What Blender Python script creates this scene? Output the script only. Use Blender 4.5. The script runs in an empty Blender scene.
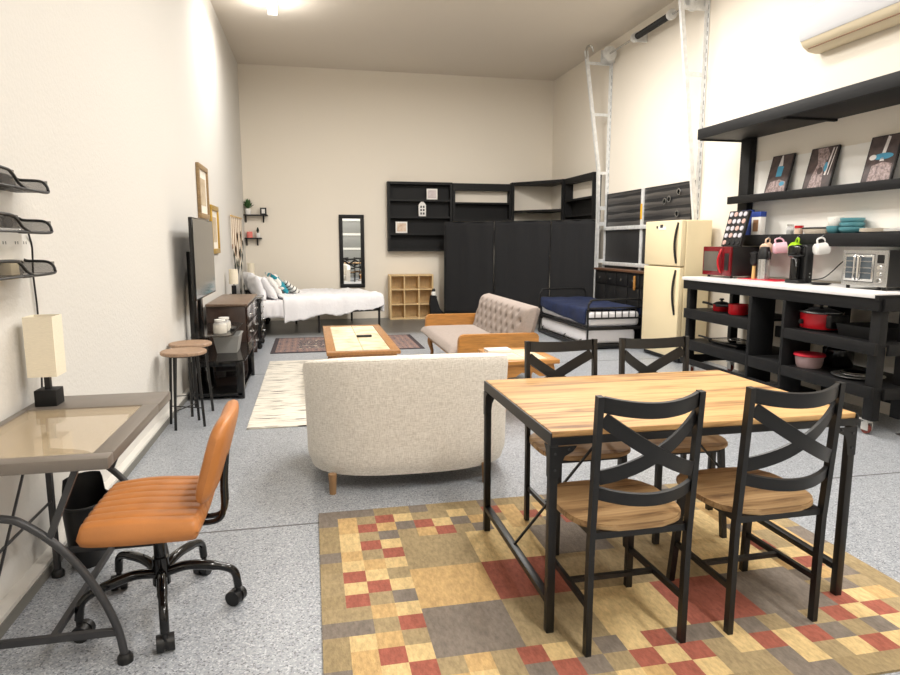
import bpy, bmesh, math, random
from mathutils import Vector, Matrix, noise
random.seed(11)
S = bpy.context.scene
COL = S.collection
PI = math.pi

# ---------------------------------------------------------------- camera
cam_d = bpy.data.cameras.new('camera')
cam = bpy.data.objects.new('camera', cam_d)
COL.objects.link(cam)
cam.location = (0, 0, 1.44)
cam.rotation_euler = (math.radians(90 - 8.27), 0, math.radians(-12.0))
cam_d.sensor_width = 36.0
cam_d.lens = 26.0
cam_d.clip_start = 0.05
S.camera = cam

# ---------------------------------------------------------------- view, world, lamps
S.view_settings.view_transform = 'Standard'
S.view_settings.look = 'None'
S.view_settings.gamma = 1.0
S.view_settings.use_curve_mapping = False
S.view_settings.exposure = 0.0
W = bpy.data.worlds.new('world')
S.world = W
W.use_nodes = True
W.node_tree.nodes['Background'].inputs[0].default_value = (0.9, 0.95, 1.0, 1)
W.node_tree.nodes['Background'].inputs[1].default_value = 0.2


def strip_fill_light(x, y, power, col=(1.0, 0.972, 0.935)):
    d = bpy.data.lights.new('ceiling_strip_fill', 'AREA')
    d.shape = 'RECTANGLE'
    d.size, d.size_y = 0.25, 1.25
    d.energy = power
    d.color = col
    o = bpy.data.objects.new('ceiling_strip_fill', d)
    o.location = (x, y, 4.36)
    COL.objects.link(o)
    # added up-facing lamp lifts the ceiling, as spill from a bare tube
    if 7 < y < 8.5:
        return o
    d2 = d.copy()
    d2.energy = power * 0.3
    o2 = bpy.data.objects.new('ceiling_strip_fill', d2)
    o2.location = (x, y, 4.2)
    o2.rotation_euler = (PI, 0, 0)
    COL.objects.link(o2)
    return o


# first is the strip in view, second inferred; others are added unseen fill lamps
for (lx, ly, lp) in ((-0.4, 8.88, 44), (3.4, 6.3, 42), (1.4, 5.4, 56), (3.1, 1.9, 80), (1.4, 0.5, 78),
                     (2.4, 8.1, 168), (2.0, 4.4, 58), (1.7, -1.4, 84)):
    strip_fill_light(lx, ly, lp)


# ---------------------------------------------------------------- helpers
def lin(c):
    out = []
    for v in c[:3]:
        v /= 255.0
        out.append(v / 12.92 if v <= 0.04045 else ((v + 0.055) / 1.055) ** 2.4)
    return (*out, 1.0)


MATS = {}


def mat(name, col, rough=0.5, metal=0.0, var=0.0, vscale=8.0, bump=0.0, bscale=60.0, spec=0.5, stretch=(1, 1, 1),
        col2=None, coat=0.0, alpha=1.0, trans=0.0, emit=None, estr=0.0, detail=4.0):
    m = bpy.data.materials.new(name)
    MATS[name] = m
    m.use_nodes = True
    nt = m.node_tree
    b = nt.nodes['Principled BSDF']
    b.inputs['Base Color'].default_value = lin(col)
    b.inputs['Roughness'].default_value = rough
    b.inputs['Metallic'].default_value = metal
    b.inputs['Specular IOR Level'].default_value = spec
    b.inputs['Coat Weight'].default_value = coat
    b.inputs['Alpha'].default_value = alpha
    b.inputs['Transmission Weight'].default_value = trans
    if emit:
        b.inputs['Emission Color'].default_value = lin(emit)
        b.inputs['Emission Strength'].default_value = estr
    tc = mp = None
    if var or bump or col2:
        tc = nt.nodes.new('ShaderNodeTexCoord')
        mp = nt.nodes.new('ShaderNodeMapping')
        mp.inputs['Scale'].default_value = stretch
        nt.links.new(tc.outputs['Object'], mp.inputs['Vector'])
    if var or col2:
        n = nt.nodes.new('ShaderNodeTexNoise')
        n.inputs['Scale'].default_value = vscale
        n.inputs['Detail'].default_value = detail
        n.inputs['Roughness'].default_value = 0.6
        nt.links.new(mp.outputs[0], n.inputs['Vector'])
        r = nt.nodes.new('ShaderNodeValToRGB')
        r.color_ramp.elements[0].position = 0.32
        r.color_ramp.elements[1].position = 0.68
        c1 = lin(col)
        if col2:
            r.color_ramp.elements[0].color = c1
            r.color_ramp.elements[1].color = lin(col2)
        else:
            r.color_ramp.elements[0].color = tuple(v * (1 - var) for v in c1[:3]) + (1,)
            r.color_ramp.elements[1].color = tuple(min(1, v * (1 + var)) for v in c1[:3]) + (1,)
        nt.links.new(n.outputs['Fac'], r.inputs[0])
        nt.links.new(r.outputs[0], b.inputs['Base Color'])
    if bump:
        n2 = nt.nodes.new('ShaderNodeTexNoise')
        n2.inputs['Scale'].default_value = bscale
        n2.inputs['Detail'].default_value = 3.0
        nt.links.new(mp.outputs[0], n2.inputs['Vector'])
        bp = nt.nodes.new('ShaderNodeBump')
        bp.inputs['Strength'].default_value = bump
        bp.inputs['Distance'].default_value = 0.01
        nt.links.new(n2.outputs['Fac'], bp.inputs['Height'])
        nt.links.new(bp.outputs[0], b.inputs['Normal'])
    return m


def ramp_node(nt, stops, interp='LINEAR'):
    r = nt.nodes.new('ShaderNodeValToRGB')
    cr = r.color_ramp
    cr.interpolation = interp
    while len(cr.elements) > 1:
        cr.elements.remove(cr.elements[-1])
    cr.elements[0].position = stops[0][0]
    cr.elements[0].color = lin(stops[0][1])
    for p, c in stops[1:]:
        e = cr.elements.new(p)
        e.color = lin(c)
    return r


LOC = {}


def tag(o, label=None, cat=None, group=None, kind=None):
    if label: o['label'] = label
    if cat: o['category'] = cat
    if group: o['group'] = group
    if kind: o['kind'] = kind
    return o


def thing(name, label, cat, loc=(0, 0, 0), rz=0.0, group=None):
    o = bpy.data.objects.new(name, None)
    o.empty_display_size = 0.1
    COL.objects.link(o)
    o.location = loc
    o.rotation_euler = (0, 0, rz)
    LOC[o.name] = Vector(loc)
    return tag(o, label, cat, group)


def copy_tree(o, parent=None):
    c = o.copy()
    COL.objects.link(c)
    if parent is not None:
        c.parent = parent
    for ch in list(o.children):
        copy_tree(ch, c)
    return c


def clone(o, loc, rz, label, group=None):
    c = copy_tree(o)
    c.location = loc
    c.rotation_euler = (0, 0, rz)
    c['label'] = label
    if group: c['group'] = group
    return c


def frame_of(d):
    d = d.normalized()
    up = Vector((0, 0, 1)) if abs(d.z) < 0.95 else Vector((0, 1, 0))
    a = d.cross(up).normalized()
    b = a.cross(d).normalized()
    return a, b


class MB:
    def __init__(s):
        s.bm = bmesh.new()
        s.mi = 0

    def faces(s, vs, fs):
        v = [s.bm.verts.new(p) for p in vs]
        out = []
        for f in fs:
            try:
                q = s.bm.faces.new([v[i] for i in f])
                q.material_index = s.mi
                out.append(q)
            except ValueError:
                pass
        return v, out

    def box(s, c, d, bev=0.0, m=None, seg=2):
        hx, hy, hz = d[0] / 2, d[1] / 2, d[2] / 2
        vs = [Vector((x, y, z)) for x in (-hx, hx) for y in (-hy, hy) for z in (-hz, hz)]
        if m is not None:
            vs = [m @ v for v in vs]
        vs = [v + Vector(c) for v in vs]
        fs = [(0, 1, 3, 2), (4, 6, 7, 5), (0, 4, 5, 1), (2, 3, 7, 6), (0, 2, 6, 4), (1, 5, 7, 3)]
        v, f = s.faces(vs, fs)
        if bev > 0:
            es = list({e for q in f for e in q.edges})
            r = bmesh.ops.bevel(s.bm, geom=es, offset=bev, segments=seg, profile=0.5, affect='EDGES')
            for q in r['faces']:
                q.material_index = s.mi
        return s

    def bx(s, x0, x1, y0, y1, z0, z1, bev=0.0, seg=2):
        return s.box(((x0 + x1) / 2, (y0 + y1) / 2, (z0 + z1) / 2), (abs(x1 - x0), abs(y1 - y0), abs(z1 - z0)), bev, seg=seg)

    def bar(s, p0, p1, w, d, bev=0.0, up=None):
        """box along p0-p1, w across (horizontal), d along the other normal"""
        p0, p1 = Vector(p0), Vector(p1)
        D = p1 - p0
        a, b = frame_of(D)
        if up is not None:
            b = (Vector(up) - D.normalized() * Vector(up).dot(D.normalized())).normalized()
            a = D.normalized().cross(b)
        m = Matrix((a, D.normalized(), b)).transposed()
        return s.box((p0 + p1) / 2, (w, D.length, d), bev, m)

    def cyl(s, p0, p1, r0, r1=None, n=16, caps=True):
        p0, p1 = Vector(p0), Vector(p1)
        r1 = r0 if r1 is None else r1
        a, b = frame_of(p1 - p0)
        vs = []
        for p, r in ((p0, r0), (p1, r1)):
            for i in range(n):
                t = 2 * PI * i / n
                vs.append(p + a * (r * math.cos(t)) + b * (r * math.sin(t)))
        fs = [(i, (i + 1) % n, n + (i + 1) % n, n + i) for i in range(n)]
        if caps:
            fs += [tuple(reversed(range(n))), tuple(range(n, 2 * n))]
        s.faces(vs, fs)
        return s

    def tube(s, pts, r, n=8, closed=False):
        pts = [Vector(p) for p in pts]
        N = len(pts)
        rings = []
        a = None
        for i, p in enumerate(pts):
            if closed:
                t = (pts[(i + 1) % N] - pts[i - 1])
            else:
                t = pts[min(i + 1, N - 1)] - pts[max(i - 1, 0)]
            t = t.normalized()
            if a is None:
                a, b = frame_of(t)
            else:
                a = (a - t * a.dot(t))
                if a.length < 1e-6:
                    a, b = frame_of(t)
                a = a.normalized()
                b = a.cross(t).normalized()
            rr = r[i] if isinstance(r, (list, tuple)) else r
            rings.append([p + a * (rr * math.cos(2 * PI * k / n)) + b * (rr * math.sin(2 * PI * k / n)) for k in range(n)])
        vs = [v for q in rings for v in q]
        fs = []
        for i in range(N if closed else N - 1):
            j = (i + 1) % N
            for k in range(n):
                k2 = (k + 1) % n
                fs.append((i * n + k, i * n + k2, j * n + k2, j * n + k))
        if not closed:
            fs += [tuple(reversed(range(n))), tuple(range((N - 1) * n, N * n))]
        s.faces(vs, fs)
        return s

    def lathe(s, prof, c=(0, 0, 0), n=28, axis='z'):
        c = Vector(c)
        vs, fs = [], []
        for (r, z) in prof:
            for i in range(n):
                t = 2 * PI * i / n
                p = Vector((r * math.cos(t), r * math.sin(t), z))
                if axis == 'x': p = Vector((p.z, p.x, p.y))
                if axis == 'y': p = Vector((p.x, p.z, p.y))
                vs.append(c + p)
        m = len(prof)
        for j in range(m - 1):
            for i in range(n):
                k = (i + 1) % n
                fs.append((j * n + i, j * n + k, (j + 1) * n + k, (j + 1) * n + i))
        if prof[0][0] > 1e-5: fs.append(tuple(reversed(range(n))))
        if prof[-1][0] > 1e-5: fs.append(tuple(range((m - 1) * n, m * n)))
        s.faces(vs, fs)
        bmesh.ops.remove_doubles(s.bm, verts=s.bm.verts[:], dist=1e-6)
        return s

    def prism(s, poly, lo, hi, axis='z'):
        """poly: 2D points; extruded along axis from lo to hi. axis x -> poly=(y,z); y -> (x,z); z -> (x,y)"""
        def P(u, v, w):
            return Vector((w, u, v)) if axis == 'x' else Vector((u, w, v)) if axis == 'y' else Vector((u, v, w))
        n = len(poly)
        vs = [P(u, v, lo) for u, v in poly] + [P(u, v, hi) for u, v in poly]
        fs = [(i, (i + 1) % n, n + (i + 1) % n, n + i) for i in range(n)]
        fs += [tuple(reversed(range(n))), tuple(range(n, 2 * n))]
        s.faces(vs, fs)
        return s

    def grid(s, nu, nv, fn, closed_u=False):
        vs = [Vector(fn(i / nu if closed_u else i / (nu - 1), j / (nv - 1))) for j in range(nv) for i in range(nu)]
        fs = []
        for j in range(nv - 1):
            for i in range(nu if closed_u else nu - 1):
                k = (i + 1) % nu
                fs.append((j * nu + i, j * nu + k, (j + 1) * nu + k, (j + 1) * nu + i))
        s.faces(vs, fs)
        return s

    def band(s, pts, up, h, t):
        """flat strip with height h (along up) and thickness t following pts"""
        pts = [Vector(p) for p in pts]
        rings = []
        for i, p in enumerate(pts):
            d = (pts[min(i + 1, len(pts) - 1)] - pts[max(i - 1, 0)]).normalized()
            u = Vector(up[i] if isinstance(up, list) else up)
            u = (u - d * u.dot(d)).normalized()
            w = d.cross(u)
            rings.append([p + u * (h / 2) + w * (t / 2), p + u * (h / 2) - w * (t / 2), p - u * (h / 2) - w * (t / 2), p - u * (h / 2) + w * (t / 2)])
        vs = [v for q in rings for v in q]
        N = len(pts)
        fs = []
        for i in range(N - 1):
            for k in range(4):
                k2 = (k + 1) % 4
                fs.append((i * 4 + k, i * 4 + k2, (i + 1) * 4 + k2, (i + 1) * 4 + k))
        fs += [(3, 2, 1, 0), tuple(range((N - 1) * 4, N * 4))]
        s.faces(vs, fs)
        return s

    def pillow(s, w, d, t, n=18, e=4.0, pinch=0.06, wr=0.0, seed=0):
        """closed cushion in local xy, thickness +-t"""
        def pt(u, v, sg):
            U, V = u * 2 - 1, v * 2 - 1
            prof = max(0.0, (1 - abs(U) ** e) * (1 - abs(V) ** e)) ** 0.5
            x = w / 2 * U * (1 - pinch * (1 - V * V))
            y = d / 2 * V * (1 - pinch * (1 - U * U))
            z = sg * t * prof
            if wr:
                z += wr * prof * noise.noise(Vector((U * 2.2 + seed, V * 2.2 - seed, sg * 3 + seed)))
            return (x, y, z)
        s.grid(n, n, lambda u, v: pt(u, v, 1))
        s.grid(n, n, lambda u, v: pt(u, v, -1))
        bmesh.ops.remove_doubles(s.bm, verts=s.bm.verts[:], dist=1e-5)
        return s

    def xf(s, m):
        s.bm.transform(m)
        return s

    def build(s, name, mats, parent=None, base=None, flat=False, ang=38, recalc=True):
        if recalc:
            bmesh.ops.recalc_face_normals(s.bm, faces=s.bm.faces[:])
        off = Vector((0, 0, 0))
        if parent is not None:
            off = LOC.get(parent.name, off)
        elif base is not None:
            off = Vector(base)
        if off.length > 0:
            bmesh.ops.translate(s.bm, verts=s.bm.verts[:], vec=-off)
        me = bpy.data.meshes.new(name)
        for f in s.bm.faces:
            f.smooth = not flat
        s.bm.to_mesh(me)
        s.bm.free()
        if not flat:
            me.set_sharp_from_angle(angle=math.radians(ang))
        if not isinstance(mats, (list, tuple)): mats = [mats]
        for m in mats:
            me.materials.append(m)
        o = bpy.data.objects.new(name, me)
        COL.objects.link(o)
        if parent is not None:
            o.parent = parent
            LOC[o.name] = off
        else:
            o.location = off
            LOC[o.name] = off
        return o


def arc(c, r, a0, a1, n, plane='xy'):
    out = []
    for i in range(n + 1):
        t = a0 + (a1 - a0) * i / n
        u, v = r * math.cos(t), r * math.sin(t)
        if plane == 'xy': out.append((c[0] + u, c[1] + v, c[2]))
        elif plane == 'xz': out.append((c[0] + u, c[1], c[2] + v))
        else: out.append((c[0], c[1] + u, c[2] + v))
    return out


def smooth_path(pts, k=6):
    """Catmull-Rom through pts"""
    P = [Vector(p) for p in pts]
    P = [P[0] * 2 - P[1]] + P + [P[-1] * 2 - P[-2]]
    out = []
    for i in range(1, len(P) - 2):
        for j in range(k):
            t = j / k
            a, b, c, d = P[i - 1], P[i], P[i + 1], P[i + 2]
            out.append(0.5 * ((2 * b) + (c - a) * t + (2 * a - 5 * b + 4 * c - d) * t * t + (3 * b - a - 3 * c + d) * t ** 3))
    out.append(P[-2])
    return out


# ---------------------------------------------------------------- materials
m_wall = mat('cream_wall_paint', (231, 223, 209), 0.85, bump=0.1, bscale=55)
m_wall_l = mat('pale_wall_paint', (213, 210, 204), 0.85, bump=0.22, bscale=50)
m_ceil = mat('ceiling_paint', (218, 209, 196), 0.9)
m_base = mat('grey_base_strip', (120, 118, 112), 0.6)
m_white = mat('white_paint', (238, 236, 230), 0.5)
m_blk = mat('black_metal', (15, 15, 16), 0.42, spec=0.5)
m_blkgloss = mat('gloss_black', (12, 12, 13), 0.12)
m_blkplastic = mat('black_plastic', (17, 17, 18), 0.45)
m_blkwood = mat('black_stained_wood', (15, 15, 16), 0.6, spec=0.35, var=0.35, vscale=9, stretch=(3, 0.6, 6))
m_blkwood2 = mat('black_painted_wood', (17, 17, 18), 0.6, spec=0.3, var=0.3, vscale=7, stretch=(6, 0.8, 8), bump=0.1, bscale=30)
m_fabricblk = mat('black_screen_fabric', (25, 25, 27), 0.9, bump=0.1, bscale=250)
m_galv = mat('galvanised_steel', (222, 223, 222), 0.42, metal=0.3, var=0.12, vscale=14)
m_steel = mat('brushed_steel', (200, 200, 198), 0.25, metal=0.9)
m_chrome = mat('chrome', (225, 225, 225), 0.08, metal=1.0)
m_mirror = mat('mirror_glass', (235, 238, 238), 0.01, metal=1.0)
m_screen = mat('tv_screen', (20, 20, 22), 0.09, spec=0.8)
m_glassdark = mat('smoked_glass', (40, 38, 36), 0.06, alpha=0.62)
m_oak = mat('honey_oak', (180, 128, 66), 0.38, var=0.22, vscale=6, stretch=(14, 1.2, 14))
m_oak_x = mat('honey_oak_grain', (178, 124, 62), 0.38, var=0.22, vscale=6, stretch=(1.2, 14, 14))
m_oak_red = mat('reddish_oak', (158, 112, 66), 0.38, var=0.2, vscale=6, stretch=(8, 2, 8))
m_birch = mat('birch_veneer', (214, 184, 136), 0.5, var=0.08, vscale=8, stretch=(6, 6, 1))
m_walnut = mat('dark_walnut', (50, 33, 25), 0.4, var=0.3, vscale=7, stretch=(10, 10, 1))
m_walnut_top = mat('dresser_top_wood', (112, 92, 76), 0.35, var=0.2, vscale=6, stretch=(12, 1, 12))
m_stool = mat('greyed_wood', (158, 130, 106), 0.5, var=0.25, vscale=8, stretch=(3, 12, 3))
m_cream = mat('cream_enamel', (234, 217, 178), 0.32)
m_creamseal = mat('cream_gasket', (222, 205, 168), 0.5)
m_lampshade = mat('linen_shade', (236, 226, 204), 0.9, var=0.05, vscale=60, stretch=(1, 1, 8), bump=0.1, bscale=200)
m_bed = mat('white_bedding', (234, 233, 235), 0.9, bump=0.5, bscale=16)
m_sheet = mat('white_sheet', (226, 224, 226), 0.9, bump=0.2, bscale=18)
m_navy = mat('navy_blanket', (16, 30, 64), 0.95, var=0.25, vscale=10, bump=0.2, bscale=60)
m_tan = mat('tan_leather', (188, 122, 66), 0.42, var=0.06, vscale=9, bump=0.04, bscale=180)
m_grey = mat('grey_upholstery', (150, 138, 130), 0.92, var=0.08, vscale=40, bump=0.1, bscale=220)
m_greyseam = mat('grey_button', (108, 98, 92), 0.9)
m_deskmetal = mat('taupe_metal', (120, 112, 104), 0.42, metal=0.25)
m_deskleg = mat('dark_grey_metal', (52, 52, 54), 0.42)
m_red = mat('red_enamel', (186, 22, 34), 0.25)
m_redmatte = mat('red_silicone', (206, 30, 52), 0.5)
m_darkred = mat('dark_red_plastic', (108, 12, 22), 0.25)
m_teal = mat('teal_glaze', (84, 142, 152), 0.28)
m_green = mat('lime_glaze', (158, 202, 20), 0.3)
m_pink = mat('pink_glaze', (222, 178, 190), 0.35)
m_peach = mat('peach_glaze', (232, 200, 172), 0.35)
m_whitegl = mat('white_glaze', (232, 230, 226), 0.28)
m_plate = mat('stone_plate', (216, 204, 188), 0.35)
m_gold = mat('gold_frame', (186, 150, 62), 0.35, metal=0.5)
m_woodframe = mat('brown_gilt_frame', (146, 120, 84), 0.45, var=0.2, vscale=20, stretch=(1, 1, 6))
m_mat = mat('picture_mat', (236, 230, 218), 0.8)
m_print = mat('pale_print', (206, 190, 164), 0.7, col2=(168, 148, 120), vscale=9)
m_paper = mat('paper', (236, 234, 230), 0.8)
m_leaf = mat('leaf_green', (58, 92, 48), 0.6, var=0.3, vscale=20)
m_darkleaf = mat('dark_leaf', (44, 56, 42), 0.6)
m_pinkwax = mat('coral_wax', (232, 128, 118), 0.5)
m_wax = mat('ivory_wax', (234, 226, 204), 0.5)
m_clear = mat('clear_plastic', (226, 226, 226), 0.15, alpha=0.4)
m_greyplastic = mat('grey_translucent_plastic', (178, 178, 175), 0.35, alpha=0.75)
m_cord = mat('white_cotton_cord', (228, 218, 200), 0.95)
m_brownwood = mat('brown_bench_wood', (92, 62, 42), 0.45, var=0.2, vscale=6, stretch=(10, 1, 10))
m_olivewood = mat('pale_handle_wood', (214, 176, 110), 0.5)
m_yellow = mat('warning_yellow', (232, 168, 32), 0.6)
m_mesh = mat('wire_mesh', (70, 66, 62), 0.6, alpha=0.42)
m_tileline = mat('grout', (190, 168, 120), 0.8)
m_spring = mat('black_spring', (30, 30, 30), 0.5, bump=0.9, bscale=1, stretch=(1, 1, 1))
m_amber = mat('amber_liquid', (190, 140, 80), 0.3)
m_blue = mat('blue_carton', (44, 70, 150), 0.5)
m_boxwhite = mat('white_carton', (232, 228, 222), 0.6)
m_brown = mat('brown_print', (150, 110, 78), 0.6)


def wood_top(name, base, dark, light, sx, sy, plank=None):
    """weathered wood with grain along x"""
    m = bpy.data.materials.new(name)
    m.use_nodes = True
    nt = m.node_tree
    b = nt.nodes['Principled BSDF']
    tc = nt.nodes.new('ShaderNodeTexCoord')
    mp = nt.nodes.new('ShaderNodeMapping')
    mp.inputs['Scale'].default_value = (sx, sy, sy)
    nt.links.new(tc.outputs['Object'], mp.inputs['Vector'])
    n = nt.nodes.new('ShaderNodeTexNoise')
    n.inputs['Scale'].default_value = 1.0
    n.inputs['Detail'].default_value = 8.0
    n.inputs['Roughness'].default_value = 0.62
    n.inputs['Distortion'].default_value = 0.6
    nt.links.new(mp.outputs[0], n.inputs['Vector'])
    r = ramp_node(nt, [(0.34, dark), (0.47, base), (0.58, light), (0.70, base)])
    nt.links.new(n.outputs['Fac'], r.inputs[0])
    nt.links.new(r.outputs[0], b.inputs['Base Color'])
    b.inputs['Roughness'].default_value = 0.55
    b.inputs['Specular IOR Level'].default_value = 0.35
    return m


m_table = wood_top('weathered_table_wood', (184, 143, 92), (122, 88, 56), (202, 164, 112), 1.5, 20)
m_seat = wood_top('weathered_seat_wood', (160, 127, 88), (104, 78, 54), (184, 152, 110), 2.2, 24)


def weave(name, c1, c2, scale, rough=0.95):
    m = bpy.data.materials.new(name)
    m.use_nodes = True
    nt = m.node_tree
    b = nt.nodes['Principled BSDF']
    tc = nt.nodes.new('ShaderNodeTexCoord')
    acc = None
    outs = []
    for st in ((1, 1, 9), (9, 9, 1)):
        mp = nt.nodes.new('ShaderNodeMapping')
        mp.inputs['Scale'].default_value = st
        nt.links.new(tc.outputs['Object'], mp.inputs['Vector'])
        n = nt.nodes.new('ShaderNodeTexNoise')
        n.inputs['Scale'].default_value = scale
        n.inputs['Detail'].default_value = 3
        nt.links.new(mp.outputs[0], n.inputs['Vector'])
        outs.append(n)
    a = nt.nodes.new('ShaderNodeMath')
    a.operation = 'ADD'
    nt.links.new(outs[0].outputs['Fac'], a.inputs[0])
    nt.links.new(outs[1].outputs['Fac'], a.inputs[1])
    h = nt.nodes.new('ShaderNodeMath')
    h.operation = 'MULTIPLY'
    h.inputs[1].default_value = 0.5
    nt.links.new(a.outputs[0], h.inputs[0])
    r = ramp_node(nt, [(0.36, c1), (0.62, c2)])
    nt.links.new(h.outputs[0], r.inputs[0])
    nt.links.new(r.outputs[0], b.inputs['Base Color'])
    bp = nt.nodes.new('ShaderNodeBump')
    bp.inputs['Strength'].default_value = 0.25
    bp.inputs['Distance'].default_value = 0.004
    nt.links.new(h.outputs[0], bp.inputs['Height'])
    nt.links.new(bp.outputs[0], b.inputs['Normal'])
    b.inputs['Roughness'].default_value = rough
    return m


m_linen = weave('oatmeal_linen', (200, 193, 181), (242, 237, 228), 36)


def floor_material():
    m = bpy.data.materials.new('flake_epoxy_floor')
    m.use_nodes = True
    nt = m.node_tree
    b = nt.nodes['Principled BSDF']
    tc = nt.nodes.new('ShaderNodeTexCoord')
    v = nt.nodes.new('ShaderNodeTexVoronoi')
    v.inputs['Scale'].default_value = 170
    nt.links.new(tc.outputs['Object'], v.inputs['Vector'])
    sep = nt.nodes.new('ShaderNodeSeparateColor')
    nt.links.new(v.outputs['Color'], sep.inputs[0])
    r = ramp_node(nt, [(0.0, (100, 103, 108)), (0.09, (136, 140, 146)), (0.3, (150, 154, 160)), (0.62, (160, 164, 169)), (0.88, (186, 189, 193))], 'CONSTANT')
    nt.links.new(sep.outputs[0], r.inputs[0])
    n = nt.nodes.new('ShaderNodeTexNoise')
    n.inputs['Scale'].default_value = 1.3
    n.inputs['Detail'].default_value = 6
    nt.links.new(tc.outputs['Object'], n.inputs['Vector'])
    rc = ramp_node(nt, [(0.3, (84, 85, 84)), (0.7, (112, 113, 111))])
    nt.links.new(n.outputs['Fac'], rc.inputs[0])
    # back of the floor painted darker for shade and reflection near the bed
    sx = nt.nodes.new('ShaderNodeSeparateXYZ')
    nt.links.new(tc.outputs['Object'], sx.inputs[0])
    gt = nt.nodes.new('ShaderNodeMapRange')
    gt.inputs['From Min'].default_value = 10.1
    gt.inputs['From Max'].default_value = 10.5
    nt.links.new(sx.outputs['Y'], gt.inputs['Value'])
    mx = nt.nodes.new('ShaderNodeMix')
    mx.data_type = 'RGBA'
    nt.links.new(gt.outputs[0], mx.inputs[0])
    nt.links.new(r.outputs[0], mx.inputs[6])
    nt.links.new(rc.outputs[0], mx.inputs[7])
    nt.links.new(mx.outputs[2], b.inputs['Base Color'])
    b.inputs['Roughness'].default_value = 0.32
    b.inputs['Specular IOR Level'].default_value = 0.4
    return m


m_floor = floor_material()


def striped_rug_material():
    m = bpy.data.materials.new('cream_rug_broken_lines')
    m.use_nodes = True
    nt = m.node_tree
    b = nt.nodes['Principled BSDF']
    tc = nt.nodes.new('ShaderNodeTexCoord')
    mp = nt.nodes.new('ShaderNodeMapping')
    mp.inputs['Scale'].default_value = (3.5, 40, 1)
    nt.links.new(tc.outputs['Object'], mp.inputs['Vector'])
    n = nt.nodes.new('ShaderNodeTexNoise')
    n.inputs['Scale'].default_value = 1.0
    n.inputs['Detail'].default_value = 4
    n.inputs['Distortion'].default_value = 0.4
    nt.links.new(mp.outputs[0], n.inputs['Vector'])
    r = ramp_node(nt, [(0.38, (92, 86, 78)), (0.43, (216, 209, 195)), (0.56, (226, 221, 209)), (0.68, (202, 192, 176))])
    nt.links.new(n.outputs['Fac'], r.inputs[0])
    nt.links.new(r.outputs[0], b.inputs['Base Color'])
    b.inputs['Roughness'].default_value = 0.97
    return m


m_striperug = striped_rug_material()


def voro_mat(name, stops, scale, rough=0.95, rnd=1.0, stretch=(1, 1, 1), feature='F1'):
    m = bpy.data.materials.new(name)
    m.use_nodes = True
    nt = m.node_tree
    b = nt.nodes['Principled BSDF']
    tc = nt.nodes.new('ShaderNodeTexCoord')
    mp = nt.nodes.new('ShaderNodeMapping')
    mp.inputs['Scale'].default_value = stretch
    nt.links.new(tc.outputs['Object'], mp.inputs['Vector'])
    v = nt.nodes.new('ShaderNodeTexVoronoi')
    v.inputs['Scale'].default_value = scale
    v.inputs['Randomness'].default_value = rnd
    nt.links.new(mp.outputs[0], v.inputs['Vector'])
    r = ramp_node(nt, stops, 'CONSTANT')
    nt.links.new(v.outputs['Distance'], r.inputs[0])
    nt.links.new(r.outputs[0], b.inputs['Base Color'])
    b.inputs['Roughness'].default_value = rough
    return m


m_pers_in = voro_mat('persian_field', [(0, (146, 122, 110)), (0.18, (56, 56, 66)), (0.3, (124, 104, 98)), (0.42, (70, 68, 76)), (0.6, (164, 148, 134))], 9, rnd=0.5)
m_pers_bd = voro_mat('persian_border', [(0, (158, 130, 118)), (0.22, (108, 86, 84)), (0.36, (148, 122, 112)), (0.5, (84, 78, 84))], 12, rnd=0.3)
m_pers_edge = mat('persian_edge', (60, 52, 56), 0.95)


def rug_mat(name, c):
    return mat(name, c, 0.97, var=0.2, vscale=70, stretch=(1, 0.4, 1), bump=0.4, bscale=200, detail=8)


RUGC = {'G': rug_mat('rug_gold', (188, 156, 106)), 'L': rug_mat('rug_light_gold', (202, 176, 126)), 'O': rug_mat('rug_olive', (154, 136, 102)),
        'R': rug_mat('rug_rust', (152, 86, 70)), 'S': rug_mat('rug_slate', (120, 110, 100)), 'B': rug_mat('rug_border', (148, 130, 96))}
# ================================================================ ROOM
LW, RW, BW, FW, CH = -1.166, 4.74, 12.54, -3.0, 4.57


def lw(y):
    """the left wall runs very slightly out of square"""
    return -1.166 - 0.05 * (BW - y) / 9.5


def struct(o):
    o['kind'] = 'structure'
    return o


struct(MB().bx(LW - 0.3, RW + 0.15, FW - 0.15, BW + 0.15, -0.12, 0).build('floor', m_floor))
struct(MB().bx(LW - 0.3, RW + 0.15, FW - 0.15, BW + 0.15, CH, CH + 0.12).build('ceiling', m_ceil))
struct(MB().prism([(LW, BW), (lw(FW), FW), (-1.42, FW), (-1.42, BW)], 0, CH).build('wall_left', m_wall_l))
struct(MB().bx(LW - 0.15, RW + 0.15, BW, BW + 0.15, 0, CH).build('wall_back', m_wall))
struct(MB().bx(RW, RW + 0.15, FW, BW, 0, CH).build('wall_right', m_wall))
struct(MB().bx(LW - 0.3, RW + 0.15, FW - 0.15, FW, 0, CH).build('wall_front', m_wall))
struct(MB().bx(LW - 0.09, LW + 0.01, FW, BW, 0, 0.045).build('baseboard_left', m_base))
struct(MB().bx(LW - 0.09, LW + 0.004, FW, BW, 0.045, 0.062).build('trim_3', m_wall_l))
# saw-cut joints in the slab
jm = mat('joint_grey', (104, 104, 104), 0.8)
t = MB().bx(LW, RW, 3.272, 3.284, -0.002, 0.0012)
struct(t.build('trim_1', jm))
struct(MB().bx(LW, RW, 7.35, 7.362, -0.002, 0.0012).build('trim_2', jm))

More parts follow.
